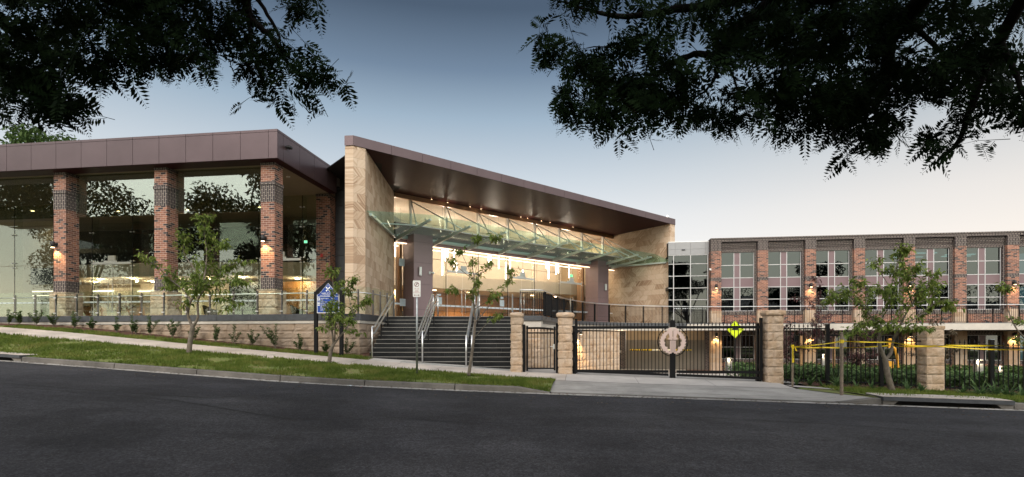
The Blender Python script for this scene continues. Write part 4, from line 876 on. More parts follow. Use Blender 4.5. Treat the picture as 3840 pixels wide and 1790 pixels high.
pend = [(77, 505, 632, 5.9), (124, 655, 770, 8.0), (502, 545, 800, 6.0), (530, 545, 672, 6.6), (547, 575, 640, 7.5), (608, 552, 725, 6.1), (630, 690, 780, 8.2), (918, 622, 682, 6.8), (938, 592, 682, 7.2), (1010, 605, 740, 6.0), (1073, 680, 840, 6.9), (1112, 622, 808, 6.1), (1226, 750, 820, 8.3), (1440, 685, 740, 6.8), (1458, 668, 832, 6.1), (1525, 700, 792, 6.7), (1547, 700, 780, 7.4), (1643, 690, 822, 6.1)]
for i, (cx_, y0, y1, b) in enumerate(pend):
    px = 1450 + cx_ / 2.402; a = px2a(px, b); X, Y = tw(a, b); z1 = (HZ - (700 + y0 / 2.402)) / FPX * Y; z0 = (HZ - (700 + y1 / 2.402)) / FPX * Y
    t = thing('pendant_light', 'slim vertical glowing tube lamp hanging inside the theatre foyer', 'pendant lamp', (X, Y, z1), TA, 'vertical tube pendants in the foyer')
    mb = MB(); mb.tube([(0, 0, z0 - z1), (0, 0, 0)], .028, 8); mb.build('tube', M['tube'], t); mb = MB(); mb.tube([(0, 0, 0), (0, 0, .06)], .035, 8); mb.tube([(0, 0, .06), (0, 0, 8.0 - z1)], .006, 4); mb.build('cord', M['blackm'], t)
for i, (a, b) in enumerate(((4.6, 10.4), (7.0, 10.6), (9.8, 10.6), (12.6, 10.4), (15.4, 10.2), (18.2, 9.6), (20.6, 9.4))):
    X, Y = tw(a, b); d = thing('downlight', 'round warm downlight over the timber wall of the theatre foyer', 'ceiling light', (X, Y, 3.336), TA, 'foyer downlights')
    mb = MB(); mb.cyl(0, 0, -.02, 0, .13); mb.build('lens', M['warm'], d); lamp('SPOT', d, (0, .3, -.08), 330, (1, .68, .34), .08, 120)
# bare warm fill lamps, standing in for the foyer's tubes and strips
for a in (6.5, 11.5, 16.5, 20.5): X, Y = tw(a, 7.6); o = lamp('AREA', th, (a, 7.6, lz(7.6)), 150, (1, .78, .52), (4.5, 2.4))
for a in (6.5, 10, 13.5, 17, 20): lamp('POINT', th, (a, 6.9, lz(5.2)), 22, (1, .76, .50), .25)
for a in (5.5, 9.5, 13.5, 17.5, 21): lamp('POINT', th, (a, 8.6, lz(6.7)), 92, (1, .87, .72), .25)  # lamps without a fixture, added to brighten the wall behind the clerestory
for i, a in enumerate((6.2, 7.3, 8.9, 9.75, 13.0, 13.6, 14.9, 15.7, 18.0)):
    X, Y = tw(a, GLB - .35); d = thing('uplight', 'tiny lit spot on the bronze strip under the portal soffit', 'lamp', (X, Y, 7.9), TA, 'small spots along the bronze strip'); mb = MB(); mb.cyl(0, 0, 0, .07, .035, n=8); mb.build('body', M['bronze'], d); mb = MB(); mb.cyl(0, 0, .071, .078, .03, n=8); mb.build('lens', M['warm'], d)
for a in (7.3, 9.75, 13.6, 17.5): lamp('SPOT', th, (a, GLB - .5, lz(6.6)), 60, (1, .75, .48), .05, 60, rot=(R(168), 0, 0))
def speaker(x, y, z, rz, label):
    t = thing('wall_speaker', label, 'speaker', (x, y, z), rz); mb = MB(); mb.bbox(-.07, .07, -.14, -.04, -.24, .24, .012); mb.build('cabinet', M['signwhite'], t); mb = MB(); mb.box(-.055, .055, -.146, -.141, -.22, .22); mb.build('grille', M['alu'], t); mb = MB(); mb.box(-.03, .03, -.04, 0, -.08, .08); mb.build('bracket', M['galv'], t)
speaker(*tw(5.1, 4.35), 3.65, TA - R(15), 'white column speaker on the left purple pier'); speaker(*tw(20.85, 4.35), 3.75, TA - R(15), 'white column speaker on the right purple pier')
camera_dome(*tw(5.72, 4.35), 3.62, TA, 'white dome camera on the left purple pier')
# foot of sandstone frame lamp: small weathered beacon lamp on the portal corner
x, y = tw(22.6, .12); t = thing('beacon_lamp', 'small glaring lamp on the far right corner of the portal roof', 'lamp', (x, y, RT - .01), TA); mb = MB(); mb.cyl(0, 0, 0, .08, .09, n=10); mb.build('base', M['galv'], t); mb = MB(); mb.sphere((0, 0, .13), .07, 8); mb.build('bulb', M['ledw'], t)
# ================================================================== classroom block (right)
CA = R(-7.5); CO = (13.43, 34.53)
def cw(a, b): x, y = rot2(a, b, CA); return (CO[0] + x, CO[1] + y)
GZ = -2.3
cb = thing('classroom_block', 'red brick classroom block with dark brick parapet on the right', 'building', (*CO, GZ), CA)
def cz_(z): return z - GZ
PITCH, PW, NB = 2.98, .66, 8; TOPZ = 6.66
def window(a0, a1, z0, z1, cols, rows, pan, b=.36, pname='window'):
    """white frame; cols / rows are fractions, pan says which cells are purple panels"""
    W, H = a1 - a0, z1 - z0; xs = [a0 + W * c for c in cols]; zs = [z0 + H * r for r in rows]; f = .021
    mb = MB()
    for i, x in enumerate(xs): d = f if 0 < i < len(xs) - 1 else f * 1.5; mb.box(max(a0, x - d), min(a1, x + d), b - .03, b + .05, cz_(z0), cz_(z1))
    for i, z in enumerate(zs):
        d = f if 0 < i < len(zs) - 1 else f * 1.5
        for x0, x1 in zip(xs, xs[1:]): mb.box(x0 + f * 1.6, x1 - f * 1.6, b - .028, b + .048, cz_(max(z0, z - d)), cz_(min(z1, z + d)))
    wo_ = mb.build(pname, M['frame'], cb); pp = MB()
    for i, (x0, x1) in enumerate(zip(xs, xs[1:])):
        for j, (y0, y1) in enumerate(zip(zs, zs[1:])):
            if pan(i, j): pp.box(x0 + f, x1 - f, b - .01, b + .03, cz_(y0 + f), cz_(y1 - f))
            else: m_ = MB(); m_.box(x0 + f, x1 - f, b, b + .012, cz_(y0 + f), cz_(y1 - f)); m_.build('pane', M['winglass'], wo_)
    if pp.v: pp.build('purple_panel', M['mauve'], wo_)
    return wo_
for k in range(NB):
    a = PITCH * k
    mb = MB(); mb.box(a, a + PW, 0, .5, cz_(1.78), cz_(3.79)); mb.box(a, a + PW, 0, .5, cz_(4.02), cz_(5.80)); p = mb.build('pier', M['brick'], cb)
    mb = MB(); mb.box(a - .004, a + PW + .004, -.004, .5, cz_(3.792), cz_(4.018)); mb.build('dark_band', M['soldier'], p)
    mb = MB(); mb.box(a - .02, a + PW + .02, -.03, .5, cz_(TZ - .05), cz_(1.778)); mb.build('stone_base', M['block'], p)
    mb = MB(); mb.box(a - .02, a + PW + .02, -.03, .5, 0, cz_(TZ - .05) - .45); mb.build('stone_pier', M['block'], cb)
    mb = MB(); mb.box(a - .004, a + PW + .004, -.01, .5, cz_(5.802), cz_(6.40)); mb.build('pier_head', M['soldier'], p)
    x0, x1 = a + PW, a + PITCH
    if k < NB - 1:
        window(x0 + .01, x1 - .14, 1.76, 5.74, [0, .41, .59, 1], [0, .2, .405, .565, .78, 1], lambda i, j: i == 1 or j == 2)
        mb = MB(); mb.box(x1 - .138, x1 - .002, .2, .5, cz_(1.78), cz_(5.74)); mb.build('reveal', M['soldier'], cb)
        mb = MB(); mb.box(x0 + .002, x1 - .002, .28, .5, cz_(TZ - .05), cz_(1.50)); mb.build('sill_wall', M['brick'], cb)
        mb = MB(); mb.box(x0 + .002, x1 - .002, .25, .5, cz_(1.502), cz_(1.755)); mb.build('sill_course', M['soldier'], cb)
        mb = MB()
        for j in range(5): mb.box(x0 + .02 + .012 * j, x1 - .02 - .012 * j, .24 - .035 * j, .5, cz_(5.93 + .088 * j), cz_(5.93 + .088 * j + .082))
        mb.build('corbel_course', M['soldier'], cb)
        mb = MB(); mb.box(x0 + .002, x1 - .002, .26, .5, cz_(5.742), cz_(5.925)); mb.build('lintel_course', M['soldier'], cb)
        window(x0 + .02, x1 - .1, -1.48, .14, [0, .41, .59, 1], [0, .5, 1], lambda i, j: i == 1)
        for za, zb_ in ((.142, .44), (-1.70, -1.482)): mb = MB(); mb.box(x0 + .022, x1 - .022, .26, .5, cz_(za), cz_(zb_)); mb.build('soldier_course', M['soldier'], cb)
        mb = MB(); mb.box(x0 + .022, x1 - .022, .28, .5, 0, cz_(-1.702)); mb.build('plinth_wall', M['brick'], cb); mb = MB(); mb.box(x1 - .098, x1 - .022, .22, .5, cz_(-1.48), cz_(.14)); mb.build('reveal', M['brick'], cb)
EN = PITCH * (NB - 1) + PW
mb = MB(); mb.box(-.005, EN, -.02, .5, cz_(6.402), cz_(TOPZ - .08)); mb.box(-.03, EN, -.05, .5, cz_(TOPZ - .078), cz_(TOPZ)); mb.box(-.002, .3, .502, 3, cz_(5.8), cz_(TOPZ)); mb.build('parapet', M['soldier'], cb)
mb = MB(); mb.box(0.01, EN, .51, 12, cz_(TOPZ - .5), cz_(TOPZ - .3)); mb.build('roof', M['grey'], cb)
mb = MB(); mb.box(-.001, .31, .502, 11, 0, cz_(5.798)); mb.build('side_wall', M['brick'], cb)
mb = MB(); mb.box(.35, EN - .1, 4.2, 4.3, 0, cz_(6.1)); mb.box(.35, EN - .1, .55, 4.2, cz_(3.45), cz_(3.9)); mb.box(.35, EN - .1, .55, 4.2, cz_(.3), cz_(TZ)); mb.box(.35, EN, .55, 4.2, cz_(5.78), cz_(5.85)); mb.build('interior', M['dark'], cb)
mb = MB()
for k in (4, 5): mb.box(PITCH * k + .9, PITCH * k + 2.7, 1.2 + (k == 5), 1.35 + (k == 5), cz_(5.55), cz_(5.62)); mb.box(PITCH * k + .9, PITCH * k + 2.7, 2.6, 2.7, cz_(5.5), cz_(5.56))
mb.build('classroom_lights', M['ledsoft'], cb)
# slab behind the balustrade
mb = MB(); mb.box(-12, EN, -2.4, .27, cz_(TZ - .45), cz_(TZ - .06)); mb.build('balcony_slab', M['band'], cb)
# link: dark curtain wall with grey parapet
lk = thing('glazed_link', 'dark glazed link with light grey panels between theatre and brick block', 'building', (*cw(-1.2, .6), TZ), CA)
mb = MB()
for x0, x1 in ((-1.5, -1.05), (-1.045, -.012), (-.005, .97), (.975, 1.19)):
    for z0, z1 in ((5.68, 6.06), (6.07, 6.54)): mb.box(x0, x1 - .006, -.04, 0, lz(z0), lz(z1))
mb.build('parapet_panels', M['grey'], lk); mb = MB(); mb.box(-1.5, 1.19, -.05, 1, lz(6.545), lz(6.60)); mb.build('capping', M['alu'], lk); mb = MB(); mb.box(-1.5, 1.18, .002, .6, lz(5.68), lz(6.54)); mb.build('backing', M['joint'], lk)
zz = [TZ, 2.58, 3.39, 4.22, 5.05, 5.66]
mb = MB()
for x in (-1.15, -.02, 1.12): mb.box(x - .024, x + .024, -.03, .05, 0, lz(5.67))
for z in zz[1:]:
    for x0, x1 in ((-1.5, -1.182), (-1.118, -.052), (.012, 1.088)): mb.box(x0, x1, -.028, .048, lz(z) - .02, lz(z) + .02)
mb.build('window_frame', M['frame'], lk)
for x0, x1 in ((-1.5, -1.18), (-1.12, -.05), (.01, 1.09)):
    for z0, z1 in zip(zz, zz[1:]): mb = MB(); mb.box(x0, x1, 0, .012, lz(z0) + .03, lz(z1) - .03); mb.build('pane', M['darkglass'], lk)
mb = MB(); mb.box(-1.5, 1.1, 2.6, 2.7, 0, lz(5.66)); mb.box(-1.5, 1.1, .3, 2.6, lz(5.6), lz(5.66)); mb.box(-1.5, 1.1, .1, 2.6, lz(3.3), lz(3.5)); mb.build('interior', M['dark'], lk)
mb = MB(); mb.box(.55, 1.05, .5, .55, 0, lz(2.5)); mb.build('blue_door', M['blue'], lk)
mb = MB()
for a in np.arange(-1.1, 1.05, .12): mb.box(a, a + .07, -.004, -.002, lz(1.95), lz(2.01))
mb.build('contrast_strip', M['strip'], lk)
mb = MB(); mb.bbox(-.62, -.38, -.1, -.041, lz(5.99), lz(6.06), .01); mb.build('vent', M['dgrey'], lk)
# garage front below the terrace
ga = thing('garage_front', 'brick garage front with wide roller shutter under the terrace', 'wall', (*cw(-3.0, .4), GZ), CA)
mb = MB(); mb.box(-5.6, -4.05, .0, .3, 0, 2.95); mb.box(-4.05, -3.2, 0, .3, 2.08, 2.95); mb.box(-3.2, -2.62, 0, .3, 0, 2.95); mb.box(2.72, 3.0, 0, .3, 0, 2.95); mb.build('brick_wall', M['darkbrick'], ga)
mb = MB(); n = 42
for i in range(n): z = .02 + 2.09 * i / n; mb.yprism([(-2.6, z), (2.7, z), (2.7, z + 2.05 / n * .75), (-2.6, z + 2.05 / n * .75)], .11, .16); mb.yprism([(-2.6, z + 2.05 / n * .75), (2.7, z + 2.05 / n * .75), (2.7, z + 2.05 / n), (-2.6, z + 2.05 / n)], .15, .17)
sh = mb.build('roller_shutter', M['shutter'], ga)
mb = MB()
for i in range(9): mb.box(-2.6 + .59 * i, -2.6 + .59 * i + .585, .02, .1, 2.10, 2.78)
mb.box(-5.6, 3.0, .0, .3, 2.955, 3.1); mb.build('shutter_box', M['beige'], ga)
mb = MB(); mb.box(-4.03, -3.22, .05, .1, .01, 2.06); dr = mb.build('steel_door', M['steeldoor'], ga)
mb = MB(); mb.box(-3.36, -3.28, .02, .048, .95, 1.15); mb.tube([(-3.32, .0, 1.05), (-3.44, 0.0, 1.05)], .014, 6); mb.build('handle', M['steel'], dr)
mb = MB(); mb.box(-4.0, -3.45, .035, .048, 1.3, 1.44); mb.build('door_sign', M['navy'], dr); text('lettering', 'FIRE SAFETY DOOR\nDO NOT OBSTRUCT', .042, M['signwhite'], dr, (-3.72, .033, 1.375), ext=.0005)
bar = thing('height_bar', 'yellow and black striped height warning bar hanging before the roller shutter', 'barrier', (*cw(-3.0, -.5), -.86), CA)
mb = MB(); mb.tube([(-2.4, 0, 0), (1.6, 0, 0)], .055, 10); mb.build('tube', M['yellow'], bar); mb = MB()
for i in list(range(8)) + list(range(18, 26)): x = -2.35 + .15 * i; mb.tube([(x, 0, 0), (x + .07, 0, 0)], .0575, 10, False)
mb.build('stripes', M['blackm'], bar); mb = MB(); mb.box(-.95, .55, -.062, -.056, -.035, .035); mb.build('label_plate', M['signwhite'], bar); text('lettering', 'MAX HEIGHT 2.1m', .075, M['signred'], bar, (-.2, -.066, 0), ext=.0005)
mb = MB()
for x in (-2.0, 1.3): mb.tube([(x, 0, .05), (x, 0, 1.22)], .008, 4)
mb.build('chain', M['galv'], bar)
def small_box(nm, lb, cat, x, y, z, w_, h, m, d=.06):
    t = thing(nm, lb, cat, (x, y, z), CA); mb = MB(); mb.bbox(-w_ / 2, w_ / 2, -d, 0, -h / 2, h / 2, .006); mb.build('case', M[m], t); mb = MB(); mb.box(-w_ * .3, w_ * .3, -d - .003, -d - .0005, -h * .3, h * .3); mb.build('cover', M['signwhite'], t)
small_box('intercom', 'white intercom box on the brick pier beside the grey door', 'intercom', *cw(-5.98, .4), -1.0, .1, .16, 'signwhite'); 
t = thing('alarm_bell', 'small round alarm sounder on the brick above the grey door', 'alarm', (*cw(-6.65, .4), .28), CA); mb = MB(); mb.tube([(0, 0, 0), (0, -.05, 0)], .07, 12); mb.build('base', M['signred'], t); mb = MB(); mb.tube([(0, -.05, 0), (0, -.07, 0)], .05, 12); mb.build('cap', M['signwhite'], t)
# wall lamps of this end
wl_ = [(0, 'first'), (2, 'third'), (4, 'fifth'), (6, 'seventh')]
for k, nm in wl_:
    wall_lamp(*cw(PITCH * k + .30, -.002), 3.42, CA, 'black cylinder lamp lit high on the %s brick pier of the right block' % nm, 12)
    wall_lamp(*cw(PITCH * k + .30, -.032), .18, CA, 'black cylinder lamp glowing on the %s sandstone pier below the balcony' % nm, 16)
wall_lamp(3.52, 27.4, .28, math.atan2(2.1, 1.2) * 1.0, 'black cylinder lamp lit on the curved sandstone wall behind the gate', 75)
lamp('POINT', ga, (.2, -1.8, 2.6), 60, (1, .8, .55), .2)
lamp('POINT', cb, (-6.2, -1.7, 2.5), 70, (1, .75, .5), .2)
camera_dome(*cw(-.02, -.0), 4.55, CA - R(60), 'white camera on the corner of the brick block')
# ================================================================== gate pillars, gates, fence
def pillar(x, y, w_, h, label, cap=True, rz=-.14):
    zb = GX(x, y) - .06; t = thing('stone_pillar', label, 'pillar', (x, y, zb), rz, 'sandstone gate pillars')
    mb = MB(); hb = h - (.13 if cap else 0); n = max(5, int(round(hb / .275))); c = hb / n; e = w_ / 2
    for k in range(n):
        z = k * c; sx = e + random.uniform(-.008, .012)
        if k % 2 == 0 or w_ < .4: mb.rock(-sx, sx, -e, e, z + .003, z + c - .003, .028, 6, 'xXyY', seed=x + k * 3.1)
        else: q = random.uniform(-.05, .12) * w_ - e * .3; mb.rock(-sx, q - .003, -e, e, z + .003, z + c - .003, .026, 6, 'xXyY', seed=x + k); mb.rock(q + .003, sx, -e, e, z + .003, z + c - .003, .03, 6, 'xXyY', seed=x + k * 2.2)
    mb.build('shaft', M['stone'], t)
    mb = MB(); mb.box(-e + .01, e - .01, -e + .01, e - .01, .0, hb - .004); mb.build('joint_mortar', M['band'], t)
    mb = MB(); o = .06 if w_ > .4 else .03
    if cap: mb.rock(-e - o, e + o, -e - o, e + o, hb + .002, h, .03, 5, 'xXyYzZ', seed=x * 7)
    else: mb.bbox(-e - .02, e + .02, -e - .02, e + .02, hb, hb + .10, .012)
    mb.build('cap_stone', M['stone'], t); return t
P1, P2, P3, P4 = (.17, 17.55), (1.83, 17.55), (8.43, 16.55), (12.75, 15.6)
pillar(*P1, .36, 2.05, 'narrow sandstone pillar between the stairs and the small gate'); pillar(*P2, .45, 2.12, 'sandstone pillar with overhanging cap between the small and the wide gate')
pillar(*P3, .47, 2.36, 'tall sandstone pillar at the right end of the wide driveway gate'); pillar(*P4, .47, 1.92, 'sandstone pillar with flat cap standing inside the right fence run', False)
def spear(mb, x, y, z, s=1.0):
    mb.tube([(x, y, z), (x, y, z + .03 * s)], .011 * s, 4); mb.tube([(x, y, z + .03 * s), (x, y, z + .055 * s), (x, y, z + .15 * s)], [.02 * s, .024 * s, .002], 4)
def bars(mb, x0, x1, z0, z1, sl0=0.0, step=.115, r_=.0145):
    n = max(2, int(round((x1 - x0) / step)))
    for i in range(1, n):
        x = x0 + (x1 - x0) * i / n; mb.tube([(x, 0, z0 + sl0 * (x - x0)), (x, 0, z1)], r_, 4, False); spear(mb, x, 0, z1 - .002)
def post(t, x, z0, z1, s, nm='post', y=0): mb = MB(); mb.bbox(x - s / 2, x + s / 2, y - s / 2, y + s / 2, z0, z1, .006); return mb.build(nm, M['black'], t)
# pedestrian gate
gx0, gx1 = P1[0] + .19, P2[0] - .235; ga_ = 0.0
t = thing('garden_gate', 'narrow black bar gate with spear tops between two sandstone pillars', 'gate', (gx0, 17.5, GX(gx0, 17.5)), ga_); W_ = gx1 - gx0
post(t, .05, -.02, 1.62, .09); post(t, W_ - .05, -.04, 1.66, .09)
mb = MB(); mb.box(.13, .19, -.03, .03, .03, 1.58); mb.box(W_ - .17, W_ - .11, -.03, .03, .05, 1.55)
for z, h in ((.12, .05), (1.33, .05)): mb.box(.19, W_ - .17, -.022, .022, z - h / 2, z + h / 2)
lf = mb.build('gate_leaf', M['black'], t); mb = MB(); bars(mb, .19, W_ - .17, .12, 1.37); mb.build('bars', M['black'], lf)
mb = MB(); mb.bbox(W_ - .2, W_ - .14, -.06, -.03, .78, .95, .005); mb.tube([(W_ - .17, -.06, .87), (W_ - .30, -.06, .87)], .012, 6); mb.build('latch', M['steel'], lf)
# vehicle gate: two leaves meeting at the crest
VX0, VX1 = P2[0] + .36, P3[0] - .36; va = math.atan2(16.6 - 17.45, VX1 - VX0); VL = math.hypot(VX1 - VX0, .85)
zL, zR = GX(VX0, 17.45), GX(VX1, 16.6); ZT = .325       # level top rail
VM = 3.17
def leaf(x0, x1, label, crest, hinge_left):
    t = thing('driveway_gate', label, 'gate', (VX0, 17.45, zL), va, 'leaves of the wide driveway gate')
    lz_ = lambda z: z - zL; zb = lambda x: (zR - zL) * x / VL + .07; top = lz_(ZT)
    mb = MB(); L0, L1 = x0 + .03, x1 - .03
    mb.box(L0, L1, -.03, .03, top - .045, top + .045)
    n = mb._a([(L0, -.03, zb(L0)), (L1, -.03, zb(L1)), (L1, .03, zb(L1)), (L0, .03, zb(L0)), (L0, -.03, zb(L0) + .08), (L1, -.03, zb(L1) + .08), (L1, .03, zb(L1) + .08), (L0, .03, zb(L0) + .08)])
    for q in ((3, 2, 1, 0), (4, 5, 6, 7), (0, 1, 5, 4), (1, 2, 6, 5), (2, 3, 7, 6), (3, 0, 4, 7)): mb.face(*[n + k for k in q])
    mb.box(L0, L1, -.028, .028, lz_(-1.185), lz_(-1.10))
    hx = x0 if hinge_left else x1
    mb.box(hx - .045, hx + .045, -.04, .04, zb(hx) - .03, top + .30); mb.build('frame', M['black'], t)
    mb = MB(); bars(mb, x0, x1, zb(x0) + .04, top + .04, (zR - zL) / VL); mb.build('bars', M['black'], t)
    if crest:
        mb = MB(); mb.box(VM - .09, VM + .09, -.05, .05, zb(VM) - .06, lz_(-.50)); mb.box(VM - .085, VM + .085, -.05, .05, lz_(.33), lz_(.56)); mb.build('meeting_stile', M['black'], t)
        mb = MB(); mb.cyl(VM, 0, zb(VM) - .14, zb(VM) - .06, .035); mb.build('drop_bolt', M['steel'], t)
        cx, c0 = VM, lz_(-.145); e = MB()
        ring = [(cx + .485 * math.cos(2 * math.pi * i / 48), -.05, c0 + .485 * math.sin(2 * math.pi * i / 48)) for i in range(49)]; e.tube(ring, .014, 6, False); rg = e.build('crest_ring', M['black'], t)
        e = MB()
        for s_ in (-1, 1):                               # two spiny wreath halves with lobed inner edges
            N_ = 121; rows = []
            for i in range(N_):
                f = i / (N_ - 1); an = R(-84 + 150 * f); sp_ = (f * 11) % 1; ro = .395 + .055 * (sp_ ** 1.6) - .03 * f * f
                ri = .235 + .055 * abs(math.sin(f * math.pi * 4.0)) ** .6 - .10 * max(0, .22 - f) / .22 * -.6
                if f < .25: ri = .39 - (.39 - ri) * (.45 + .55 * f / .25)
                if f > .9: ri = min(ro - .02, ri + (f - .9) * .6)
                ca_, sa_ = math.cos(an) * s_, math.sin(an); rows.append(e._a([(cx + ro * ca_, -.075, c0 + ro * sa_), (cx + ri * ca_, -.075, c0 + ri * sa_), (cx + ri * ca_, -.055, c0 + ri * sa_), (cx + ro * ca_, -.055, c0 + ro * sa_)]))
            for p, q in zip(rows, rows[1:]):
                for k in range(4): j = (k + 1) % 4; e.face(p + k, q + k, q + j, p + j)
        wr_ = e.build('wreath', M['emblem'], t); e = MB()
        e.yprism([(cx - .09, c0 - .36), (cx + .09, c0 - .36), (cx + .09, c0 + .03), (cx - .09, c0 + .03)], -.085, -.06)
        for s_ in (-1, 1):                               # flared crown of two halves and feathered fan
            e.yprism([(cx + s_ * .012, c0 + .04), (cx + s_ * .085, c0 + .06), (cx + s_ * .165, c0 + .42), (cx + s_ * .09, c0 + .45), (cx + s_ * .012, c0 + .455)][::s_], -.088, -.062)
            for q in range(6):
                a = R(18 + 13 * q); r1 = .155 - .010 * q; e.yprism([(cx + s_ * .03, c0 + .045), (cx + s_ * r1 * math.cos(a - .12), c0 + .05 + r1 * math.sin(a - .12) * .8), (cx + s_ * (r1 + .035) * math.cos(a + .06), c0 + .05 + (r1 + .035) * math.sin(a + .06) * .8), (cx + s_ * r1 * .9 * math.cos(a + .14), c0 + .05 + r1 * .9 * math.sin(a + .14) * .8)][::s_], -.1 - .002 * q, -.088)
        e.build('torch', M['emblem'], t); e = MB()
        for k in range(5): x = cx - .06 + .03 * k; e.box(x - .003, x + .003, -.088, -.0855, c0 - .35, c0 + .02)
        e.build('fluting', M['joint'], t)
leaf(0, VM - .1, 'left leaf of the wide black driveway gate, carrying the round wreath crest', True, True); leaf(VM + .1, VL, 'right leaf of the wide black driveway gate, in front of the yellow diamond sign', False, False)
for (x, y, h, lb) in ((P2[0] + .375, 17.52, 1.67, 'thick black gate post beside the capped pillar, left side of the wide gate'), (P3[0] - .42, 16.72, 1.93, 'thick black gate post with motor box beside the tall pillar')):
    t = thing('gate_post', lb, 'post', (x + (-.07 if x < 4 else .09), y + .12, GX(x, y) - .02), va, 'driveway gate posts'); mb = MB(); mb.bbox(-.075, .075, -.075, .075, 0, h, .008); mb.build('shaft', M['black'], t)
    mb = MB(); mb.bbox(-.04, .12, -.11, -.076, .42, .60, .006); mb.bbox(-.03, .1, -.11, -.076, h - .2, h - .1, .006); mb.build('hinge', M['blackm'], t)
# fence panels stepping down to the right
def fence(p0, p1, zt, label, zbot=None, step=.125):
    a = math.atan2(p1[1] - p0[1], p1[0] - p0[0]); L_ = math.dist(p0, p1); zb = min(GX(*p0), GX(*p1)); zb2 = zbot if zbot is not None else max(GX(*p0), GX(*p1)) + .10
    t = thing('bar_fence', label, 'fence', (*p0, zb), a, 'black spear top fence panels'); q = lambda z: z - zb
    mb = MB(); mb.box(.0, L_, -.018, .018, q(zt) - .02, q(zt) + .02); mb.build('top_rail', M['black'], t); mb = MB(); mb.box(.0, L_, -.018, .018, q(zb2) - .02, q(zb2) + .02); mb.build('bottom_rail', M['black'], t)
    mb = MB(); bars(mb, 0, L_, q(zb2) - .08, q(zt) + .03, 0, step, .0155); mb.build('bars', M['black'], t)
def along(e): return (P3[0] + (P4[0] - P3[0]) * e, P3[1] + (P4[1] - P3[1]) * e)
FP = [(8.69, 16.49), along(.36), along(.70), (12.50, 15.66), (13.0, 15.54), (14.25, 15.22), (17.3, 14.5)]
fence(FP[0], (FP[1][0] - .06, FP[1][1]), .27, 'tallest spear top fence panel right of the tall gate pillar'); fence((FP[1][0] + .06, FP[1][1]), (FP[2][0] - .06, FP[2][1]), .06, 'second spear top fence panel behind the two wooden stakes'); fence((FP[2][0] + .06, FP[2][1]), FP[3], -.12, 'spear top fence panel behind the forked tree trunk'); fence(FP[4], (FP[5][0] - .06, FP[5][1]), -.24, 'spear top fence panel right of the flat capped pillar'); fence((FP[5][0] + .06, FP[5][1]), FP[6], -.32, 'rightmost spear top fence panel at the picture edge')
for p, zt, lb in ((FP[1], .40, 'black fence post between the first and second fence panels'), (FP[2], .03, 'black fence post left of the forked tree trunk'), (FP[5], -.08, 'black fence post with pale cap behind the strappy clumps')):
    zb = GX(*p) - .05; t = thing('fence_post', lb, 'post', (*p, zb), R(-13), 'black fence posts'); mb = MB(); mb.bbox(-.055, .055, -.055, .055, 0, zt - zb, .006); mb.build('shaft', M['black'], t); mb = MB(); mb.bbox(-.06, .06, -.06, .06, zt - zb + .001, zt - zb + .02, .006); mb.build('cap', M['galv'] if p is FP[5] else M['black'], t)
# ================================================================== signs
def gpt(px, py):
    """ground point seen at a picture position"""
    Y = 15.0
    for _ in range(40):
        x = (px - CX) / FPX * Y; z = GX(x, Y)
        if HZ - py > -20: break
        Y = .5 * Y + .5 * z * FPX / (HZ - py)
    return ((px - CX) / FPX * Y, Y)
t = thing('welcome_sign', 'blue gabled welcome sign on two black posts below the terrace', 'sign', (-6.7, 18.72, -.80), R(-8)); W_ = .495
for s_ in (-1, 1): mb = MB(); mb.bbox(s_ * W_ - .065, s_ * W_ + .065, -.05, .05, -.1, 2.47, .006); mb.build('post', M['black'], t)
gb = 2.30
mb = MB(); mb.yprism([(-.43, 1.70), (.43, 1.70), (.43, gb + .1), (.52, gb + .1), (.52, gb + .18), (0, gb + .62), (-.52, gb + .18), (-.52, gb + .1), (-.43, gb + .1)], -.03, .03); mb.build('gable_board', M['black'], t)
pan = [(-.43, 1.68), (.43, 1.68), (.43, gb + .05), (.34, gb + .09), (0, gb + .47), (-.34, gb + .09), (-.43, gb + .05)]
mb = MB(); mb.yprism(pan, -.05, -.031); mb.build('white_border', M['signwhite'], t)
mb = MB(); mb.yprism([(x * .955, 1.70 + (z - 1.68) * .965 + .006) for x, z in pan], -.056, -.051); pl = mb.build('blue_panel', M['signblue'], t)
mb = MB()
for z in (2.08, 2.28): mb.box(-.40, .40, -.0595, -.0565, z, z + .012)
for z in (2.20, 2.01): mb.box(-.40, -.32, -.0595, -.0565, z - .06, z + .05)
mb.build('white_rules', M['signwhite'], pl)
mb = MB()
for z, pts in ((2.195, [(0, .04), (.028, .005), (.01, .005), (.01, -.04), (-.01, -.04), (-.01, .005), (-.028, .005)]), (2.005, [(.04, 0), (.005, .028), (.005, .01), (-.04, .01), (-.04, -.01), (.005, -.01), (.005, -.028)])): mb.yprism([(x - .36, zz_ + z) for x, zz_ in pts][::-1], -.0625, -.060)
mb.build('arrows', M['signblue'], pl)
text('lettering', 'WELCOME', .105, M['signwhite'], pl, (.0, -.058, gb + .085)); text('lettering', 'Visitors Please Report to Reception', .042, M['signwhite'], pl, (0, -.058, gb + .018))
text('lettering', 'Performing Arts Centre\nCafé', .056, M['signwhite'], pl, (-.29, -.058, 2.185), 'LEFT'); text('lettering', 'Main School Entry\nReception\nMain Building\nRawe 1 Building\nGreat Hall\nAdministration', .047, M['signwhite'], pl, (-.29, -.058, 1.905), 'LEFT')
mb = MB(); mb.xf = None
for a in (45, -45):
    for o in (-1, 1): ca_, sa_ = math.cos(R(a)), math.sin(R(a)); mb.yprism([(ca_ * u - sa_ * v, gb + .25 + sa_ * u + ca_ * v) for u, v in ((o * .025, -.016), (o * .105, -.026), (o * .105, .026), (o * .025, .016))][::o], -.0595, -.0565)
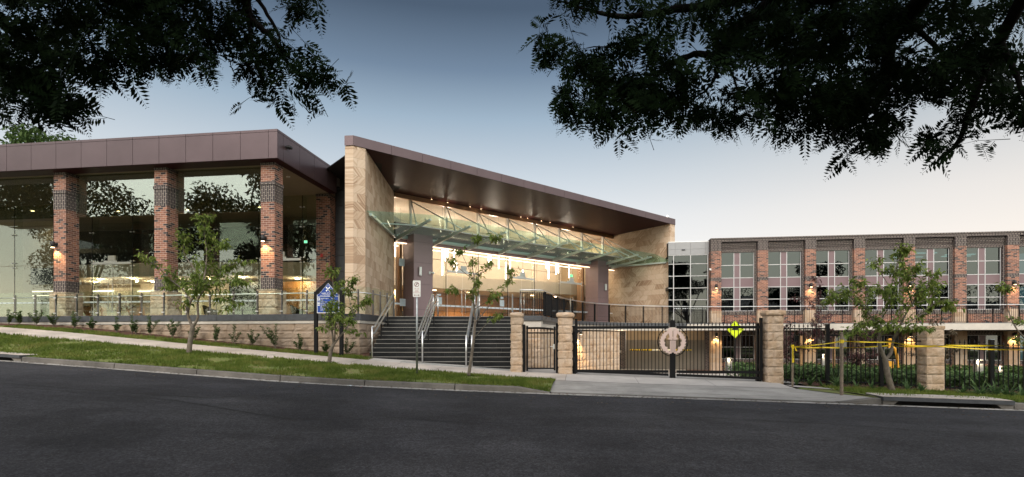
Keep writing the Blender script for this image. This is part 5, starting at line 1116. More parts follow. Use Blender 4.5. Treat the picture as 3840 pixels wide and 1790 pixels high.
for k in range(4): a = R(90 * k + 45); mb.yprism([(.028 * math.cos(a + d), gb + .25 + .028 * math.sin(a + d)) for d in (0, 1.57, 3.14, 4.71)], -.0595 - .0003 * k, -.0565); break
mb.build('crest', M['signwhite'], pl); text('lettering', 'estd', .03, M['signwhite'], pl, (0, -.058, gb + .375))
x, y = (-2.84, 15.3); t = thing('parking_sign', 'small white no parking sign on a galvanised pole in the verge', 'sign', (x, y, GX(x, y) - .02)); H_ = 1.71 - GX(x, y)
mb = MB(); mb.tube([(0, 0, -.1), (0, 0, H_ - .02)], .03, 10); mb.build('pole', M['galv'], t)
mb = MB(); o_ = .02; w2, h2 = .115, .245; pts = []
for cx_, cz2, a0 in ((w2 - o_, h2 - o_, 0), (-w2 + o_, h2 - o_, 90), (-w2 + o_, -h2 + o_, 180), (w2 - o_, -h2 + o_, 270)):
    for k in range(4): a = R(a0 + 30 * k); pts.append((cx_ + o_ * math.cos(a), H_ - .245 + cz2 + o_ * math.sin(a)))
mb.yprism(pts[::-1][::-1], -.038, -.034); pl = mb.build('plate', M['signwhite'], t)
mb = MB(); c_ = H_ - .12; N_ = 32
for k in range(N_):
    a, b = 2 * math.pi * k / N_, 2 * math.pi * (k + 1) / N_; mb.poly([(.07 * math.cos(a), -.040, c_ + .07 * math.sin(a)), (.07 * math.cos(b), -.040, c_ + .07 * math.sin(b)), (.056 * math.cos(b), -.040, c_ + .056 * math.sin(b)), (.056 * math.cos(a), -.040, c_ + .056 * math.sin(a))])
mb.box(-.075, .075, -.0405, -.0395, H_ - .442, H_ - .434); mb.poly([(-.085, -.040, H_ - .438), (-.05, -.040, H_ - .418), (-.05, -.040, H_ - .458)][::-1]); mb.poly([(.085, -.040, H_ - .438), (.05, -.040, H_ - .418), (.05, -.040, H_ - .458)])
d = .042; mb.poly([(-d - .005, -.0405, c_ - d + .005), (-d + .005, -.0405, c_ - d - .005), (d + .005, -.0405, c_ + d - .005), (d - .005, -.0405, c_ + d + .005)]); mb.build('symbols', M['signred'], pl)
text('lettering', 'P', .10, M['blackm'], pl, (.0, -.0385, c_), ext=.0005); text('lettering', '8 - 4', .062, M['pinkred'], pl, (-.005, -.0395, H_ - .25), ext=.0005); text('lettering', 'AM-PM\nMON-FRI\nSCHOOL DAYS', .030, M['pinkred'], pl, (0, -.0395, H_ - .335), ext=.0005)
t = thing('speed_hump_sign', 'fluorescent yellow diamond hump sign on a black post behind the driveway gate', 'sign', P(2757, 1236, 25.5)); zc = P(2757, 1236, 25.5)[2]; hg = GX(t.location.x, 25.5) - zc
mb = MB(); mb.box(-.035, .035, .0, .07, hg - .05, .42); mb.build('post', M['black'], t)
def dia(r_): return [(0, -r_), (r_, 0), (0, r_), (-r_, 0)]
mb = MB(); mb.yprism(dia(.435), -.014, -.002); mb.build('diamond_plate', M['yellowgreen'], t); mb = MB()
for a, b in zip(dia(.405), dia(.405)[1:] + dia(.405)[:1]): mb.tube([(a[0], -.016, a[1]), (b[0], -.016, b[1])], .007, 4)
mb.yprism([(-.3, -.035), (.3, -.035), (.3, -.005), (.17, -.005), (.12, .06), (-.12, .06), (-.17, -.005), (-.3, -.005)], -.02, -.0145); mb.build('hump_symbol', M['blackm'], t)
# stakes with caution tape
def stake(px, py, h, s, label):
    x, y = gpt(px, py); z = GX(x, y) - .05; t = thing('wooden_stake', label, 'stake', (x, y, z), random.uniform(-.3, .3), 'grey wooden stakes'); mb = MB(); mb.bbox(-s, s, -s, s, 0, h - .05, .006); mb.build('shaft', M['timber'], t); mb = MB(); mb.bbox(-s * .94, s * .94, -s * .94, s * .94, h - .049, h, .012); mb.build('top', M['timber'], t); return x, y, z
A_ = stake(2972, 1452, 1.28, .024, 'thin grey stake wrapped in yellow tape right of the tall pillar'); B_ = stake(3156, 1480, 1.66, .032, 'thicker grey wooden stake standing taller, in the right verge')
tape = thing('caution_tape', 'yellow caution tape strung between wooden stakes and the fence', 'tape', (A_[0], A_[1], -1.3))
def ribbon(mb, pts, w_=.017, tw0=0.0, n=14, sag=.05):
    for (p, q) in zip(pts, pts[1:]):
        p, q = Vector(p), Vector(q); rows = []; d = (q - p).normalized()
        for i in range(n + 1):
            e = i / n; c = p.lerp(q, e) - Vector((0, 0, sag * 4 * e * (1 - e))); a = tw0 + .9 * math.sin(e * 7 + p.x * 3); up = Vector((0, 0, 1)) * math.cos(a) + d.cross(Vector((0, 0, 1))) * math.sin(a); rows.append(mb._a([tuple(c + up * w_), tuple(c - up * w_)]))
        for a, b in zip(rows, rows[1:]): mb.face(a, a + 1, b + 1, b)
mb = MB(); a0 = (A_[0], A_[1] - .03, P(0, 1301, A_[1])[2]); b0 = (B_[0], B_[1] - .04, P(0, 1280, B_[1])[2]); c0 = P(3545, 1296, 13.6); d0 = P(3900, 1292, 13.2); c1 = P(3500, 1297, 13.8); d1 = P(3900, 1312, 13.3); f1 = (FP[1][0] - .2, FP[1][1] - .07, P(0, 1303, FP[1][1])[2])
ribbon(mb, [a0, b0], sag=.02); ribbon(mb, [a0, f1], .022, sag=.02); ribbon(mb, [f1, P(3330, 1297, 14.6), c0], .02, .3, sag=.03); ribbon(mb, [b0, P(3345, 1284, 14.4)], sag=.01); ribbon(mb, [P(3345, 1284, 14.4), c1, d1], .018, sag=.04); ribbon(mb, [c0, d0], .022, .6, sag=.02)
mb.build('ribbon', M['yellow'], tape, True)
mb = MB(); s_ = .031
mb.box(-s_, s_, -s_, s_, -.02, .06); v = [(x + a0[0], y + A_[1], z + a0[2]) for x, y, z in mb.v]; mb.v = v; mb.xf = None
mb.poly([(a0[0] - .045, a0[1] - .02, a0[2]), (a0[0] + .01, a0[1] - .02, a0[2]), (a0[0] + .02, a0[1] - .025, a0[2] - .46), (a0[0] - .045, a0[1] - .03, a0[2] - .48)]); mb.poly([(a0[0] + .03, a0[1] - .02, a0[2]), (a0[0] + .06, a0[1] - .02, a0[2] - .02), (a0[0] + .11, a0[1] - .03, a0[2] - .13), (a0[0] + .06, a0[1] - .02, a0[2] - .12)])
mb.build('knot', M['yellow'], tape, True); mb = MB(); n = mb._a([(b0[0] + dx, B_[1] + dy, b0[2] + dz) for dz in (-.05, .04) for dx, dy in ((-.036, -.036), (.036, -.036), (.036, .036), (-.036, .036))])
for k in range(4): j = (k + 1) % 4; mb.face(n + k, n + j, n + 4 + j, n + 4 + k)
mb.build('knot', M['yellow'], tape, True)
o = text('lettering', 'CAUTION', .06, M['blackm'], tape, to_local(tape, (a0[0] - .014, a0[1] - .032, a0[2] - .21)), ext=.0005); o.rotation_euler = (R(90), R(90), 0)
# orange bent pole with two boxes behind the fence
x, y = P(3355, 0, 18.8)[:2]; zb = GX(x, y); t = thing('orange_pole', 'bent orange pole with two small boxes in the garden behind the fence', 'pole', (x, y, zb)); h = P(0, 1300, y)[2] - zb
mb = MB(); mb.tube([(.12, 0, 0), (.12, 0, h * .45), (.09, 0, h * .75), (.0, 0, h * .95), (-.1, 0, h)], .045, 8); mb.build('pole', M['orange'], t); mb = MB(); mb.bbox(-.28, -.08, -.06, .06, h * .42, h * .42 + .42 * .6, .01); mb.build('lower_box', M['orange'], t); mb = MB(); mb.bbox(-.26, -.1, -.05, .05, h - .05, h + .30, .01); mb.build('upper_box', M['orange'], t)
# bollard lights
def bollard(px, py, Y, h, s, label):
    x = P(px, 0, Y)[0]; z = GX(x, Y); t = thing('bollard_light', label, 'bollard', (x, Y, z), R(-8), 'lit grey garden bollards'); hh = P(0, py, Y)[2] - z
    mb = MB(); mb.bbox(-s, s, -s, s, 0, hh - .06, .01); mb.build('column', M['galv'], t); mb = MB(); mb.cyl(0, 0, hh - .058, hh + .045, s * .42, n=10); mb.build('lamp_lens', M['bollard'], t); mb = MB(); mb.bbox(-s, s, -s, s, hh + .047, hh + .10, .01); mb.build('cap', M['galv'], t)
    lamp('POINT', t, (0, -s - .12, hh + .0), 10, (1, .72, .42), .06)
bollard(3668, 1358, 17.6, .8, .10, 'grey bollard light shining behind the fence right of the flat capped pillar'); bollard(3747, 1381, 21.5, .7, .085, 'smaller bollard light farther back near the right edge'); bollard(2733, 1350, 25.2, .8, .13, 'bollard light seen through the driveway gate below the yellow diamond')
bollard(3087, 1336, 23.5, .8, .05, 'tiny lit bollard behind the purple tree and its stakes')
# ================================================================== plants
def leaves_mesh(pts, dirs, ln, wd, fold=.25):
    """folded pointed leaves: base, two side points, tip"""
    pts = np.asarray(pts, float); d = np.asarray(dirs, float); d /= np.linalg.norm(d, axis=1)[:, None] + 1e-9; n = len(pts)
    up = np.random.default_rng(n).normal(0, .35, (n, 3)) + [0, 0, 1]; s = np.cross(d, up); s /= np.linalg.norm(s, axis=1)[:, None] + 1e-9; nn = np.cross(s, d)
    ln = np.broadcast_to(ln, (n,))[:, None]; wd = np.broadcast_to(wd, (n,))[:, None]
    b = pts; tip = pts + d * ln - np.array([0, 0, 1]) * ln * .18; m = pts + d * ln * .45; l = m + s * wd / 2 + nn * wd * fold; r = m - s * wd / 2 + nn * wd * fold
    V = np.stack([b, l, tip, r], 1).reshape(-1, 3); i = np.arange(n)[:, None] * 4
    return V, np.concatenate([i + [0, 1, 2], i + [0, 2, 3]], 0)
def bez(pts, n): return catmull3(pts, n)
def catmull3(P_, n=5):
    P_ = [np.array(p, float) for p in P_]; out = []
    for i in range(len(P_) - 1):
        p0, p1, p2, p3 = P_[max(0, i - 1)], P_[i], P_[i + 1], P_[min(len(P_) - 1, i + 2)]
        for j in range(n): u = j / n; out.append(.5 * ((2 * p1) + (-p0 + p2) * u + (2 * p0 - 5 * p1 + 4 * p2 - p3) * u * u + (-p0 + 3 * p1 - 3 * p2 + p3) * u ** 3))
    return out + [P_[-1]]
def young_tree(name, label, base, limbs, mat, rng_, leaf_len=.12, dens=1.0, group='young street trees', bark='bark', droop=.9, twig=.38):
    """limbs: (points, r0, r1, leafy_from) in metres relative to the base; twigs and hanging leaves grow along each limb"""
    t = thing(name, label, 'tree', base, 0, group); mb = MB(); pts, dirs = [], []
    for lp, r0, r1, lf in limbs:
        c = catmull3(lp, 5); n = len(c); mb.tube([tuple(p) for p in c], [r0 + (r1 - r0) * i / (n - 1) for i in range(n)], 7)
        ln = sum(np.linalg.norm(b - a) for a, b in zip(c, c[1:])); k = int(ln * 15 * dens)
        for _ in range(k):
            e = lf + (1 - lf) * rng_.random() ** .8
            if e > 1: continue
            q = e * (n - 1); i = min(n - 2, int(q)); p = c[i] + (c[i + 1] - c[i]) * (q - i); dr = c[i + 1] - c[i]; dr = dr / (np.linalg.norm(dr) + 1e-9)
            v = rng_.normal(0, 1, 3); v[2] = abs(v[2]) * .5; v = v / np.linalg.norm(v) + dr * .6; L_ = twig * (.4 + rng_.random()); tip = p + v / np.linalg.norm(v) * L_
            mid = (p + tip) / 2 + [0, 0, .05]; mb.tube([tuple(p), tuple(mid), tuple(tip)], [max(.004, r1 * .5), .004, .003], 4, False)
            for _ in range(int(7 + rng_.random() * 6)):
                f = .25 + .8 * rng_.random(); a = p + (tip - p) * min(f, 1) + rng_.normal(0, .025, 3); dd = (tip - p) / L_ * .5 + rng_.normal(0, .55, 3); dd[2] -= droop * (.4 + .6 * rng_.random()); pts.append(a); dirs.append(dd)
    mb.build('trunk', M[bark], t)
    ll = leaf_len * (.65 + .7 * rng_.random(len(pts))); V, F = leaves_mesh(np.array(pts) + np.array(base), dirs, ll, ll * .42); npmesh('crown', V, F, M[mat], t); return t
def rel(base, L_): return [tuple(np.array(P(px, py, Y)) - np.array(base)) for px, py, Y in L_]
RG = np.random.default_rng(11)
# T1 leafy tree in front of the hall
def tree_at(px, py, nudge=0): x, y = gpt(px, py); return (x, y + nudge, GX(x, y) - .03)
x, y = P(708, 0, 17.2)[:2]; b = (x, y, GX(x, y) - .03); Y = y
def lb(L_, r0, r1, lf): return (rel(b, L_), r0, r1, lf)
lim = [lb([(708, 1327, Y), (715, 1270, Y), (722, 1225, Y)], .085, .065, 1.1), lb([(722, 1228, Y), (705, 1180, Y), (716, 1130, Y - .1), (760, 1060, Y - .2), (775, 960, Y), (765, 870, Y), (760, 825, Y)], .05, .006, .35), lb([(722, 1228, Y), (742, 1190, Y), (745, 1120, Y + .1), (800, 1050, Y + .3), (850, 1000, Y + .4), (905, 985, Y + .4)], .05, .006, .4),
       lb([(745, 1120, Y), (780, 1070, Y - .4), (850, 1060, Y - .8), (905, 1060, Y - 1)], .025, .004, .25), lb([(716, 1130, Y), (690, 1090, Y), (640, 1050, Y - .2), (590, 1000, Y - .4), (545, 975, Y - .5)], .032, .004, .3), lb([(760, 1060, Y), (730, 1010, Y + .4), (690, 950, Y + .6), (690, 890, Y + .6)], .025, .004, .3), lb([(775, 960, Y), (800, 930, Y - .3), (850, 920, Y - .6)], .018, .004, .2), lb([(745, 1120, Y), (700, 1060, Y + .8), (640, 1080, Y + 1.2)], .022, .004, .3), lb([(800, 1050, Y), (830, 1110, Y - .3), (880, 1150, Y - .5)], .02, .004, .3), lb([(716, 1130, Y), (735, 1090, Y - .8), (720, 1040, Y - 1.2)], .02, .004, .3), lb([(705, 1170, Y), (690, 1145, Y - .2), (680, 1170, Y - .3)], .012, .004, .3), lb([(745, 1120, Y), (760, 1080, Y + .9), (740, 1000, Y + 1.1)], .02, .004, .2)]
young_tree('young_tree', 'leafy young street tree with forked trunk before the glass hall', b, lim, 'leaf', RG, .135, .95, twig=.34)
# T2 bushy low tree by the blue sign
x, y = P(1236, 0, 16.9)[:2]; b = (x, y, GX(x, y) - .03); Y = y
lim = [lb([(1234, 1366, Y), (1240, 1320, Y), (1251, 1290, Y)], .07, .055, 1.1), lb([(1251, 1292, Y), (1245, 1240, Y), (1240, 1190, Y), (1250, 1120, Y), (1248, 1050, Y), (1245, 1015, Y)], .035, .005, .25), lb([(1251, 1292, Y), (1275, 1262, Y), (1300, 1230, Y + .2), (1325, 1180, Y + .4), (1352, 1145, Y + .5), (1378, 1130, Y + .5)], .04, .005, .35), lb([(1255, 1285, Y), (1258, 1210, Y - .3), (1266, 1140, Y - .3), (1275, 1062, Y - .3)], .03, .005, .2),
       lb([(1245, 1240, Y), (1225, 1220, Y - .2), (1215, 1235, Y - .3)], .015, .004, .1), lb([(1300, 1230, Y), (1315, 1235, Y - .2), (1325, 1250, Y - .3)], .014, .004, .1), lb([(1258, 1210, Y), (1290, 1190, Y - .5), (1305, 1205, Y - .6)], .015, .004, .1), lb([(1325, 1180, Y), (1310, 1120, Y + .4), (1312, 1090, Y + .4), (1330, 1050, Y + .4)], .012, .003, .1), lb([(1240, 1190, Y), (1225, 1160, Y), (1222, 1140, Y)], .012, .004, .1)]
young_tree('young_tree', 'low bushy young tree beside the blue welcome sign', b, lim, 'leaf', RG, .12, 1.1, twig=.26)
# T3 slim tree before the stairs
x, y = P(1757, 0, 15.6)[:2]; b = (x, y, GX(x, y) - .03); Y = y
lim = [lb([(1757, 1410, Y), (1766, 1350, Y), (1777, 1265, Y), (1782, 1200, Y)], .055, .035, 1.1), lb([(1782, 1200, Y), (1775, 1110, Y), (1778, 1040, Y), (1765, 985, Y)], .03, .006, .2), lb([(1775, 1140, Y), (1740, 1095, Y), (1700, 1085, Y - .2), (1690, 1090, Y - .2)], .012, .003, .5), lb([(1778, 1050, Y), (1725, 1010, Y), (1695, 980, Y)], .012, .003, .5), lb([(1782, 1210, Y), (1850, 1130, Y + .2), (1900, 1070, Y + .4), (1920, 1025, Y + .5)], .018, .003, .45), lb([(1780, 1160, Y), (1830, 1130, Y - .3), (1860, 1110, Y - .4)], .012, .003, .3), lb([(1782, 1265, Y), (1830, 1210, Y - .3), (1875, 1185, Y - .5)], .012, .003, .55), lb([(1778, 1080, Y), (1800, 1030, Y), (1830, 1010, Y), (1840, 985, Y)], .013, .003, .4), lb([(1776, 1050, Y), (1740, 970, Y + .2), (1725, 945, Y + .2)], .01, .003, .6), lb([(1778, 1040, Y), (1795, 960, Y), (1785, 905, Y)], .008, .002, .9), lb([(1800, 1030, Y), (1842, 960, Y), (1860, 900, Y)], .007, .002, .9), lb([(1782, 1150, Y), (1770, 1100, Y - .5), (1790, 1060, Y - .6)], .012, .003, .2)]
young_tree('young_tree', 'slim sparse young tree standing before the dark stairs', b, lim, 'leaf', RG, .12, .62, twig=.2)
# T4 forked tree in the right verge
x, y = P(3347, 0, 14.75)[:2]; b = (x, y, GX(x, y) - .05); Y = y
lim = [lb([(3347, 1468, Y), (3330, 1410, Y), (3322, 1362, Y), (3318, 1345, Y)], .085, .07, 1.1), lb([(3320, 1350, Y), (3300, 1300, Y), (3298, 1250, Y), (3280, 1210, Y), (3245, 1160, Y), (3200, 1120, Y)], .06, .006, .45), lb([(3318, 1350, Y), (3340, 1325, Y), (3350, 1280, Y), (3375, 1220, Y - .2), (3420, 1140, Y - .4), (3470, 1080, Y - .5), (3500, 1030, Y - .5)], .05, .006, .5), lb([(3298, 1250, Y), (3310, 1190, Y + .3), (3340, 1080, Y + .5), (3365, 990, Y + .6), (3385, 945, Y + .6)], .035, .005, .4), lb([(3245, 1160, Y), (3160, 1100, Y - .4), (3120, 1130, Y - .6)], .02, .004, .25), lb([(3375, 1220, Y), (3440, 1190, Y + .3), (3520, 1130, Y + .4), (3560, 1150, Y + .4)], .025, .004, .25), lb([(3340, 1080, Y + .5), (3300, 1020, Y + .7), (3285, 990, Y + .8)], .016, .004, .3), lb([(3420, 1140, Y), (3400, 1060, Y - .8), (3420, 1010, Y - 1)], .018, .004, .2), lb([(3280, 1210, Y), (3230, 1220, Y - .5), (3200, 1250, Y - .7)], .018, .004, .2), lb([(3300, 1290, Y), (3310, 1240, Y - .5), (3360, 1230, Y - .9)], .018, .004, .25), lb([(3245, 1160, Y), (3250, 1100, Y + .6), (3220, 1060, Y + .8)], .018, .004, .2), lb([(3420, 1140, Y), (3480, 1120, Y + .4), (3500, 1060, Y + .5)], .016, .004, .2), lb([(3350, 1280, Y), (3390, 1230, Y - .4), (3450, 1235, Y - .6)], .016, .004, .3), lb([(3310, 1190, Y), (3340, 1130, Y - .6), (3300, 1090, Y - .9)], .016, .004, .2)]
young_tree('young_tree', 'broad leafy young tree with leaning forked trunk in the right verge', b, lim, 'leaf', RG, .125, 1.05, twig=.3)
# T6 branches reaching in from the right edge
b = (14.35, 13.7, GX(14.35, 13.7) - .05); Y = 13.7
lim = [lb([(3931, 1500, Y), (3925, 1400, Y), (3915, 1330, Y)], .07, .05, 1.1), lb([(3915, 1335, Y), (3860, 1285, Y), (3810, 1230, Y), (3780, 1160, Y), (3770, 1090, Y)], .03, .004, .55), lb([(3915, 1330, Y), (3900, 1250, Y), (3850, 1215, Y), (3825, 1205, Y)], .03, .004, .4), lb([(3915, 1330, Y), (3870, 1290, Y - .3), (3830, 1275, Y - .4)], .02, .004, .4), lb([(3915, 1330, Y), (3940, 1230, Y), (3980, 1120, Y)], .04, .006, .3)]
lim[1] = (lim[1][0], .03, .004, .97); young_tree('young_tree', 'young tree at the right picture edge with bare twigs and a few leaf tufts', b, lim, 'leaf', RG, .11, .5, twig=.25)
# purple leaved trees behind the fence
def purple(px, Y, top, spread, label, mat='leafpurple', stakes=True):
    x = P(px, 0, Y)[0]; z = GX(x, Y) - .03; b = (x, Y, z); h = P(0, top, Y)[2] - z; lim = [([(0, 0, 0), (.02, 0, h * .3), (0, .03, h * .5), (.03, 0, h * .97)], .035, .006, .35)]; g = np.random.default_rng(int(px))
    for k in range(15): a = g.random() * 6.3; e = .25 + .6 * g.random(); L_ = spread * (.4 + .7 * g.random()) * (1.15 - e * .6); lim.append(([(0, 0, h * e), (math.cos(a) * L_ * .5, math.sin(a) * L_ * .5, h * e + .2 * L_), (math.cos(a) * L_, math.sin(a) * L_, h * e + .35 * L_)], .012, .003, .15))
    young_tree('purple_tree', label, b, lim, mat, g, .105, .8, 'purple leaved garden trees', twig=.3)
    if stakes:
        for s_, m_ in ((-1, 'left'), (1, 'right')):
            t = thing('tree_stake', 'pale wooden stake on the %s side of the slender purple tree' % m_, 'stake', (x + s_ * .62, Y - .1, z), 0, 'pale tree stakes'); mb = MB(); mb.bbox(-.035, .035, -.035, .035, 0, 1.75, .005); mb.build('shaft', M['newtimber'], t); mb = MB(); mb.box(min(0, -s_ * .6), max(0, -s_ * .6), -.045, -.04, 1.25, 1.29); mb.build('tie', M['timber'], t)
purple(3060, 19.5, 1040, .85, 'slender purple leaved tree between two pale stakes behind the fence'); purple(3228, 18.6, 1225, .7, 'small purple leaved tree behind the fence left of the forked trunk', stakes=False); purple(3505, 19.0, 1195, .75, 'dry grey leaved small tree behind the flat capped pillar', 'leafgrey', False)
purple(2952, 20.5, 1215, .6, 'small purple leaved tree just right of the tall gate pillar', stakes=False)
# shrubs along the retaining wall
def sapling(x, y, h, n, label, g, name='shrub', mat='shrub', group='young shrubs along the sandstone wall'):
    z = GX(x, y) + .01; t = thing(name, label, 'shrub', (x, y, z), 0, group); mb = MB(); pts, dirs = [], []
    for k in range(n):
        a = g.random() * 6.28; le = (0 if k == 0 else .25 + .25 * g.random()); hh = h * (1 if k == 0 else .45 + .45 * g.random()); tip = np.array([math.cos(a) * le * hh * 1.4, math.sin(a) * le * hh * .9, hh]); mid = tip * .5 + [0, 0, .04]
        mb.tube([(0, 0, -.03), tuple(mid), tuple(tip)], [.010, .007, .003], 4, False); m_ = int(14 + hh * 34)
        for i in range(m_):
            f = .18 + .85 * i / m_; p = (mid * 2 * f if f < .5 else mid + (tip - mid) * (f - .5) * 2); aa = i * 2.4 + g.random(); pts.append(p + [x, y, z]); dirs.append([math.cos(aa), math.sin(aa), .35 + .4 * g.random()])
    mb.build('stem', M['bark'], t); ll = .105 * (.7 + .6 * g.random(len(pts))); V, F = leaves_mesh(pts, dirs, ll, ll * .55); npmesh('foliage', V, F, M[mat], t)
gs = np.random.default_rng(5); lab = ['at the far left picture edge', 'second from the left picture edge', 'just left of the first plinth', 'under the first column plinth', 'right of the first column plinth', 'below the middle of the glass doors', 'low and wide, below the doors', 'upright pair left of the second plinth, first', 'upright pair left of the second plinth, second', 'right of the second plinth', 'just left of the leafy tree trunk', 'half hidden behind the leafy tree trunk', 'first right of the leafy tree trunk', 'slender, second right of the leafy tree trunk', 'leaning, below the chairs', 'tall bushy one below the third plinth', 'thin one left of the blue sign', 'low one between the blue sign posts', 'airy one right of the blue sign']
sx = [(32, .5, 5), (75, .45, 5), (135, .5, 4), (200, .42, 4), (278, .55, 5), (345, .42, 5), (437, .5, 4), (495, .6, 4), (560, .62, 4), (510, .3, 3), (645, .6, 5), (728, .5, 4), (808, .55, 4), (878, .62, 3), (945, .5, 4), (1035, .75, 5), (1122, .5, 4), (1218, .36, 4), (1300, .5, 4)]
for (px, h, n), l_ in zip(sx, lab):
    r_ = (px - CX) / FPX; # a point .42 m in front of the wall
    px0, py0 = W0[0] - wn_[0] * .38, W0[1] - wn_[1] * .38; u = (r_ * py0 - px0) / (WD[0] - r_ * WD[1]); sapling(px0 + WD[0] * u, py0 + WD[1] * u, h * 1.22, n, 'young green shrub in the mulch, ' + l_, gs)
# strappy clumps by the fence
def strappy(x, y, r_, n, label, g):
    z = GX(x, y); t = thing('strappy_plant', label, 'plant', (x, y, z), 0, 'strappy plants along the fence'); mb = MB()
    for k in range(n):
        a = g.random() * 6.28; el = .5 + .9 * g.random(); L_ = r_ * (.7 + .5 * g.random()); w_ = .022 + .012 * g.random(); prev = None; s_ = (-math.sin(a), math.cos(a))
        for i in range(5):
            e = i / 4; rr = L_ * e * math.cos(el) * (1 + .3 * e); hh = L_ * (math.sin(el) * e - .55 * e * e * math.cos(el)); ww = w_ * (1 - e ** 2.2) + .001; c = (math.cos(a) * rr, math.sin(a) * rr, hh); q = mb._a([(c[0] + s_[0] * ww, c[1] + s_[1] * ww, c[2]), (c[0] - s_[0] * ww, c[1] - s_[1] * ww, c[2])])
            if prev is not None: mb.face(prev, prev + 1, q + 1, q)
            prev = q
    mb.build('leaves', M['strap'], t)
gp = np.random.default_rng(9)
for (px, py, Y_, r_, n, l_) in ((2987, 1432, 16.0, .28, 12, 'small one at the foot of the tall gate pillar'), (3038, 1437, 15.9, .40, 16, 'first clump under the tallest fence panel'), (3082, 1440, 15.8, .30, 12, 'small clump beside the first black fence post'), (3140, 1440, 15.75, .5, 20, 'clump behind the thicker grey stake'), (3212, 1450, 15.6, .36, 14, 'clump left of the forked trunk'), (3268, 1455, 15.3, .38, 14, 'clump at the second black fence post'), (3400, 1463, 15.2, .40, 16, 'clump right of the forked trunk'), (3455, 1468, 15.0, .45, 18, 'clump against the flat capped pillar'), (3610, 1480, 14.6, .42, 16, 'low clump right of the flat capped pillar'), (3675, 1483, 14.3, .62, 34, 'big upright clump before the lit bollard'), (3735, 1488, 14.2, .55, 28, 'broad leaved clump right of the black post'), (3780, 1490, 14.0, .50, 24, 'clump near the right edge, second from it'), (3832, 1492, 13.7, .52, 22, 'clump cut by the right picture edge')):
    strappy(P(px, 0, Y_)[0], Y_, r_, n, 'strappy leaved plant, ' + l_, gp)
# planting behind the fence and at the foot of the block: uncountable ground cover
def cover(name, area, n, ln, mat, seed, hmax=.7, label=None):
    g = np.random.default_rng(seed); pts, dirs, ls = [], [], []
    for _ in range(n):
        x, y = area(g); z = GX(x, y); a = g.random() * 6.28; c = .35 + .65 * (.5 + .5 * noise.noise(Vector((x * .9, y * .9, seed))))
        for k in range(5): h = hmax * c * g.random() ** .7; pts.append((x + g.normal(0, .10), y + g.normal(0, .10), z + h)); dirs.append((math.cos(a + k * 1.3), math.sin(a + k * 1.3), .3 + .9 * g.random())); ls.append(ln * (.6 + .8 * g.random()))
    V, F = leaves_mesh(pts, dirs, np.array(ls), np.array(ls) * .38); o = npmesh(name, V, F, M[mat]); tag(o, label, None, None, 'stuff'); return o
cover('garden_planting', lambda g: (lambda e, d: (8.9 + 8.5 * e, 17.0 - 2.1 * e + .5 + d * 3.6))(g.random(), g.random()), 2600, .20, 'strap', 3, .62, 'dense green garden planting behind the black fence')
cover('garden_hedge', lambda g: cw(.5 + 22 * g.random(), -1.2 - 6 * g.random() ** 1.3), 3600, .20, 'shrub', 4, .85, 'green planting along the foot of the brick block')
# low median island seen through the gate
t = thing('kerbed_island', 'low kerbed planting island seen through the right side of the driveway gate', 'kerb', (9.3, 24.0, GX(9.3, 24.0) - .02)); mb = MB(); pts = [(1.9 * math.cos(2 * math.pi * i / 24), .8 * math.sin(2 * math.pi * i / 24)) for i in range(24)]; mb.prism(pts, 0, .17); mb.build('kerb_ring', M['concpale'], t); mb = MB(); mb.prism([(x * .88, y * .8) for x, y in pts], .171, .21); mb.build('bed', M['mulch'], t)
# grass blades over the verges
def blades(name, fn, n, seed, h=.075):
    g = np.random.default_rng(seed); S_, T_ = fn(g, n); keep = np.array([noise.noise(Vector((s_ * 1.1, t_ * 1.6, seed))) < .10 + .5 * g.random() ** 2 for s_, t_ in zip(S_, T_)]); S_, T_ = S_[keep], T_[keep]; n = len(S_); V = np.zeros((n, 3, 3)); a = g.random(n) * 6.28
    for i in range(n):
        x, y = st2xy(S_[i], T_[i]); z = vergez(S_[i], T_[i]) if T_[i] < 2.62 else G(S_[i], T_[i]) + .01; hh = h * (.5 + g.random()); w_ = .010 + .010 * g.random(); V[i] = [(x - math.cos(a[i]) * w_, y - math.sin(a[i]) * w_, z), (x + math.cos(a[i]) * w_, y + math.sin(a[i]) * w_, z), (x + g.normal(0, .025), y + g.normal(0, .025), z + hh)]
    o = npmesh(name, V.reshape(-1, 3), np.arange(n * 3).reshape(-1, 3), M['blade']); tag(o, kind='stuff'); o['label'] = 'short green grass of the road verges'
blades('verge_grass', lambda g, n: (g.uniform(-21, 1.0, n), .12 + 2.56 * g.random(n)), 52000, 1); blades('edge_grass', lambda g, n: (g.uniform(-21, -5.8, n), 3.97 + .6 * g.random(n)), 11000, 2); blades('right_grass', lambda g, n: (g.uniform(9.0, 16, n), .17 + 3.3 * g.random(n)), 15000, 3)
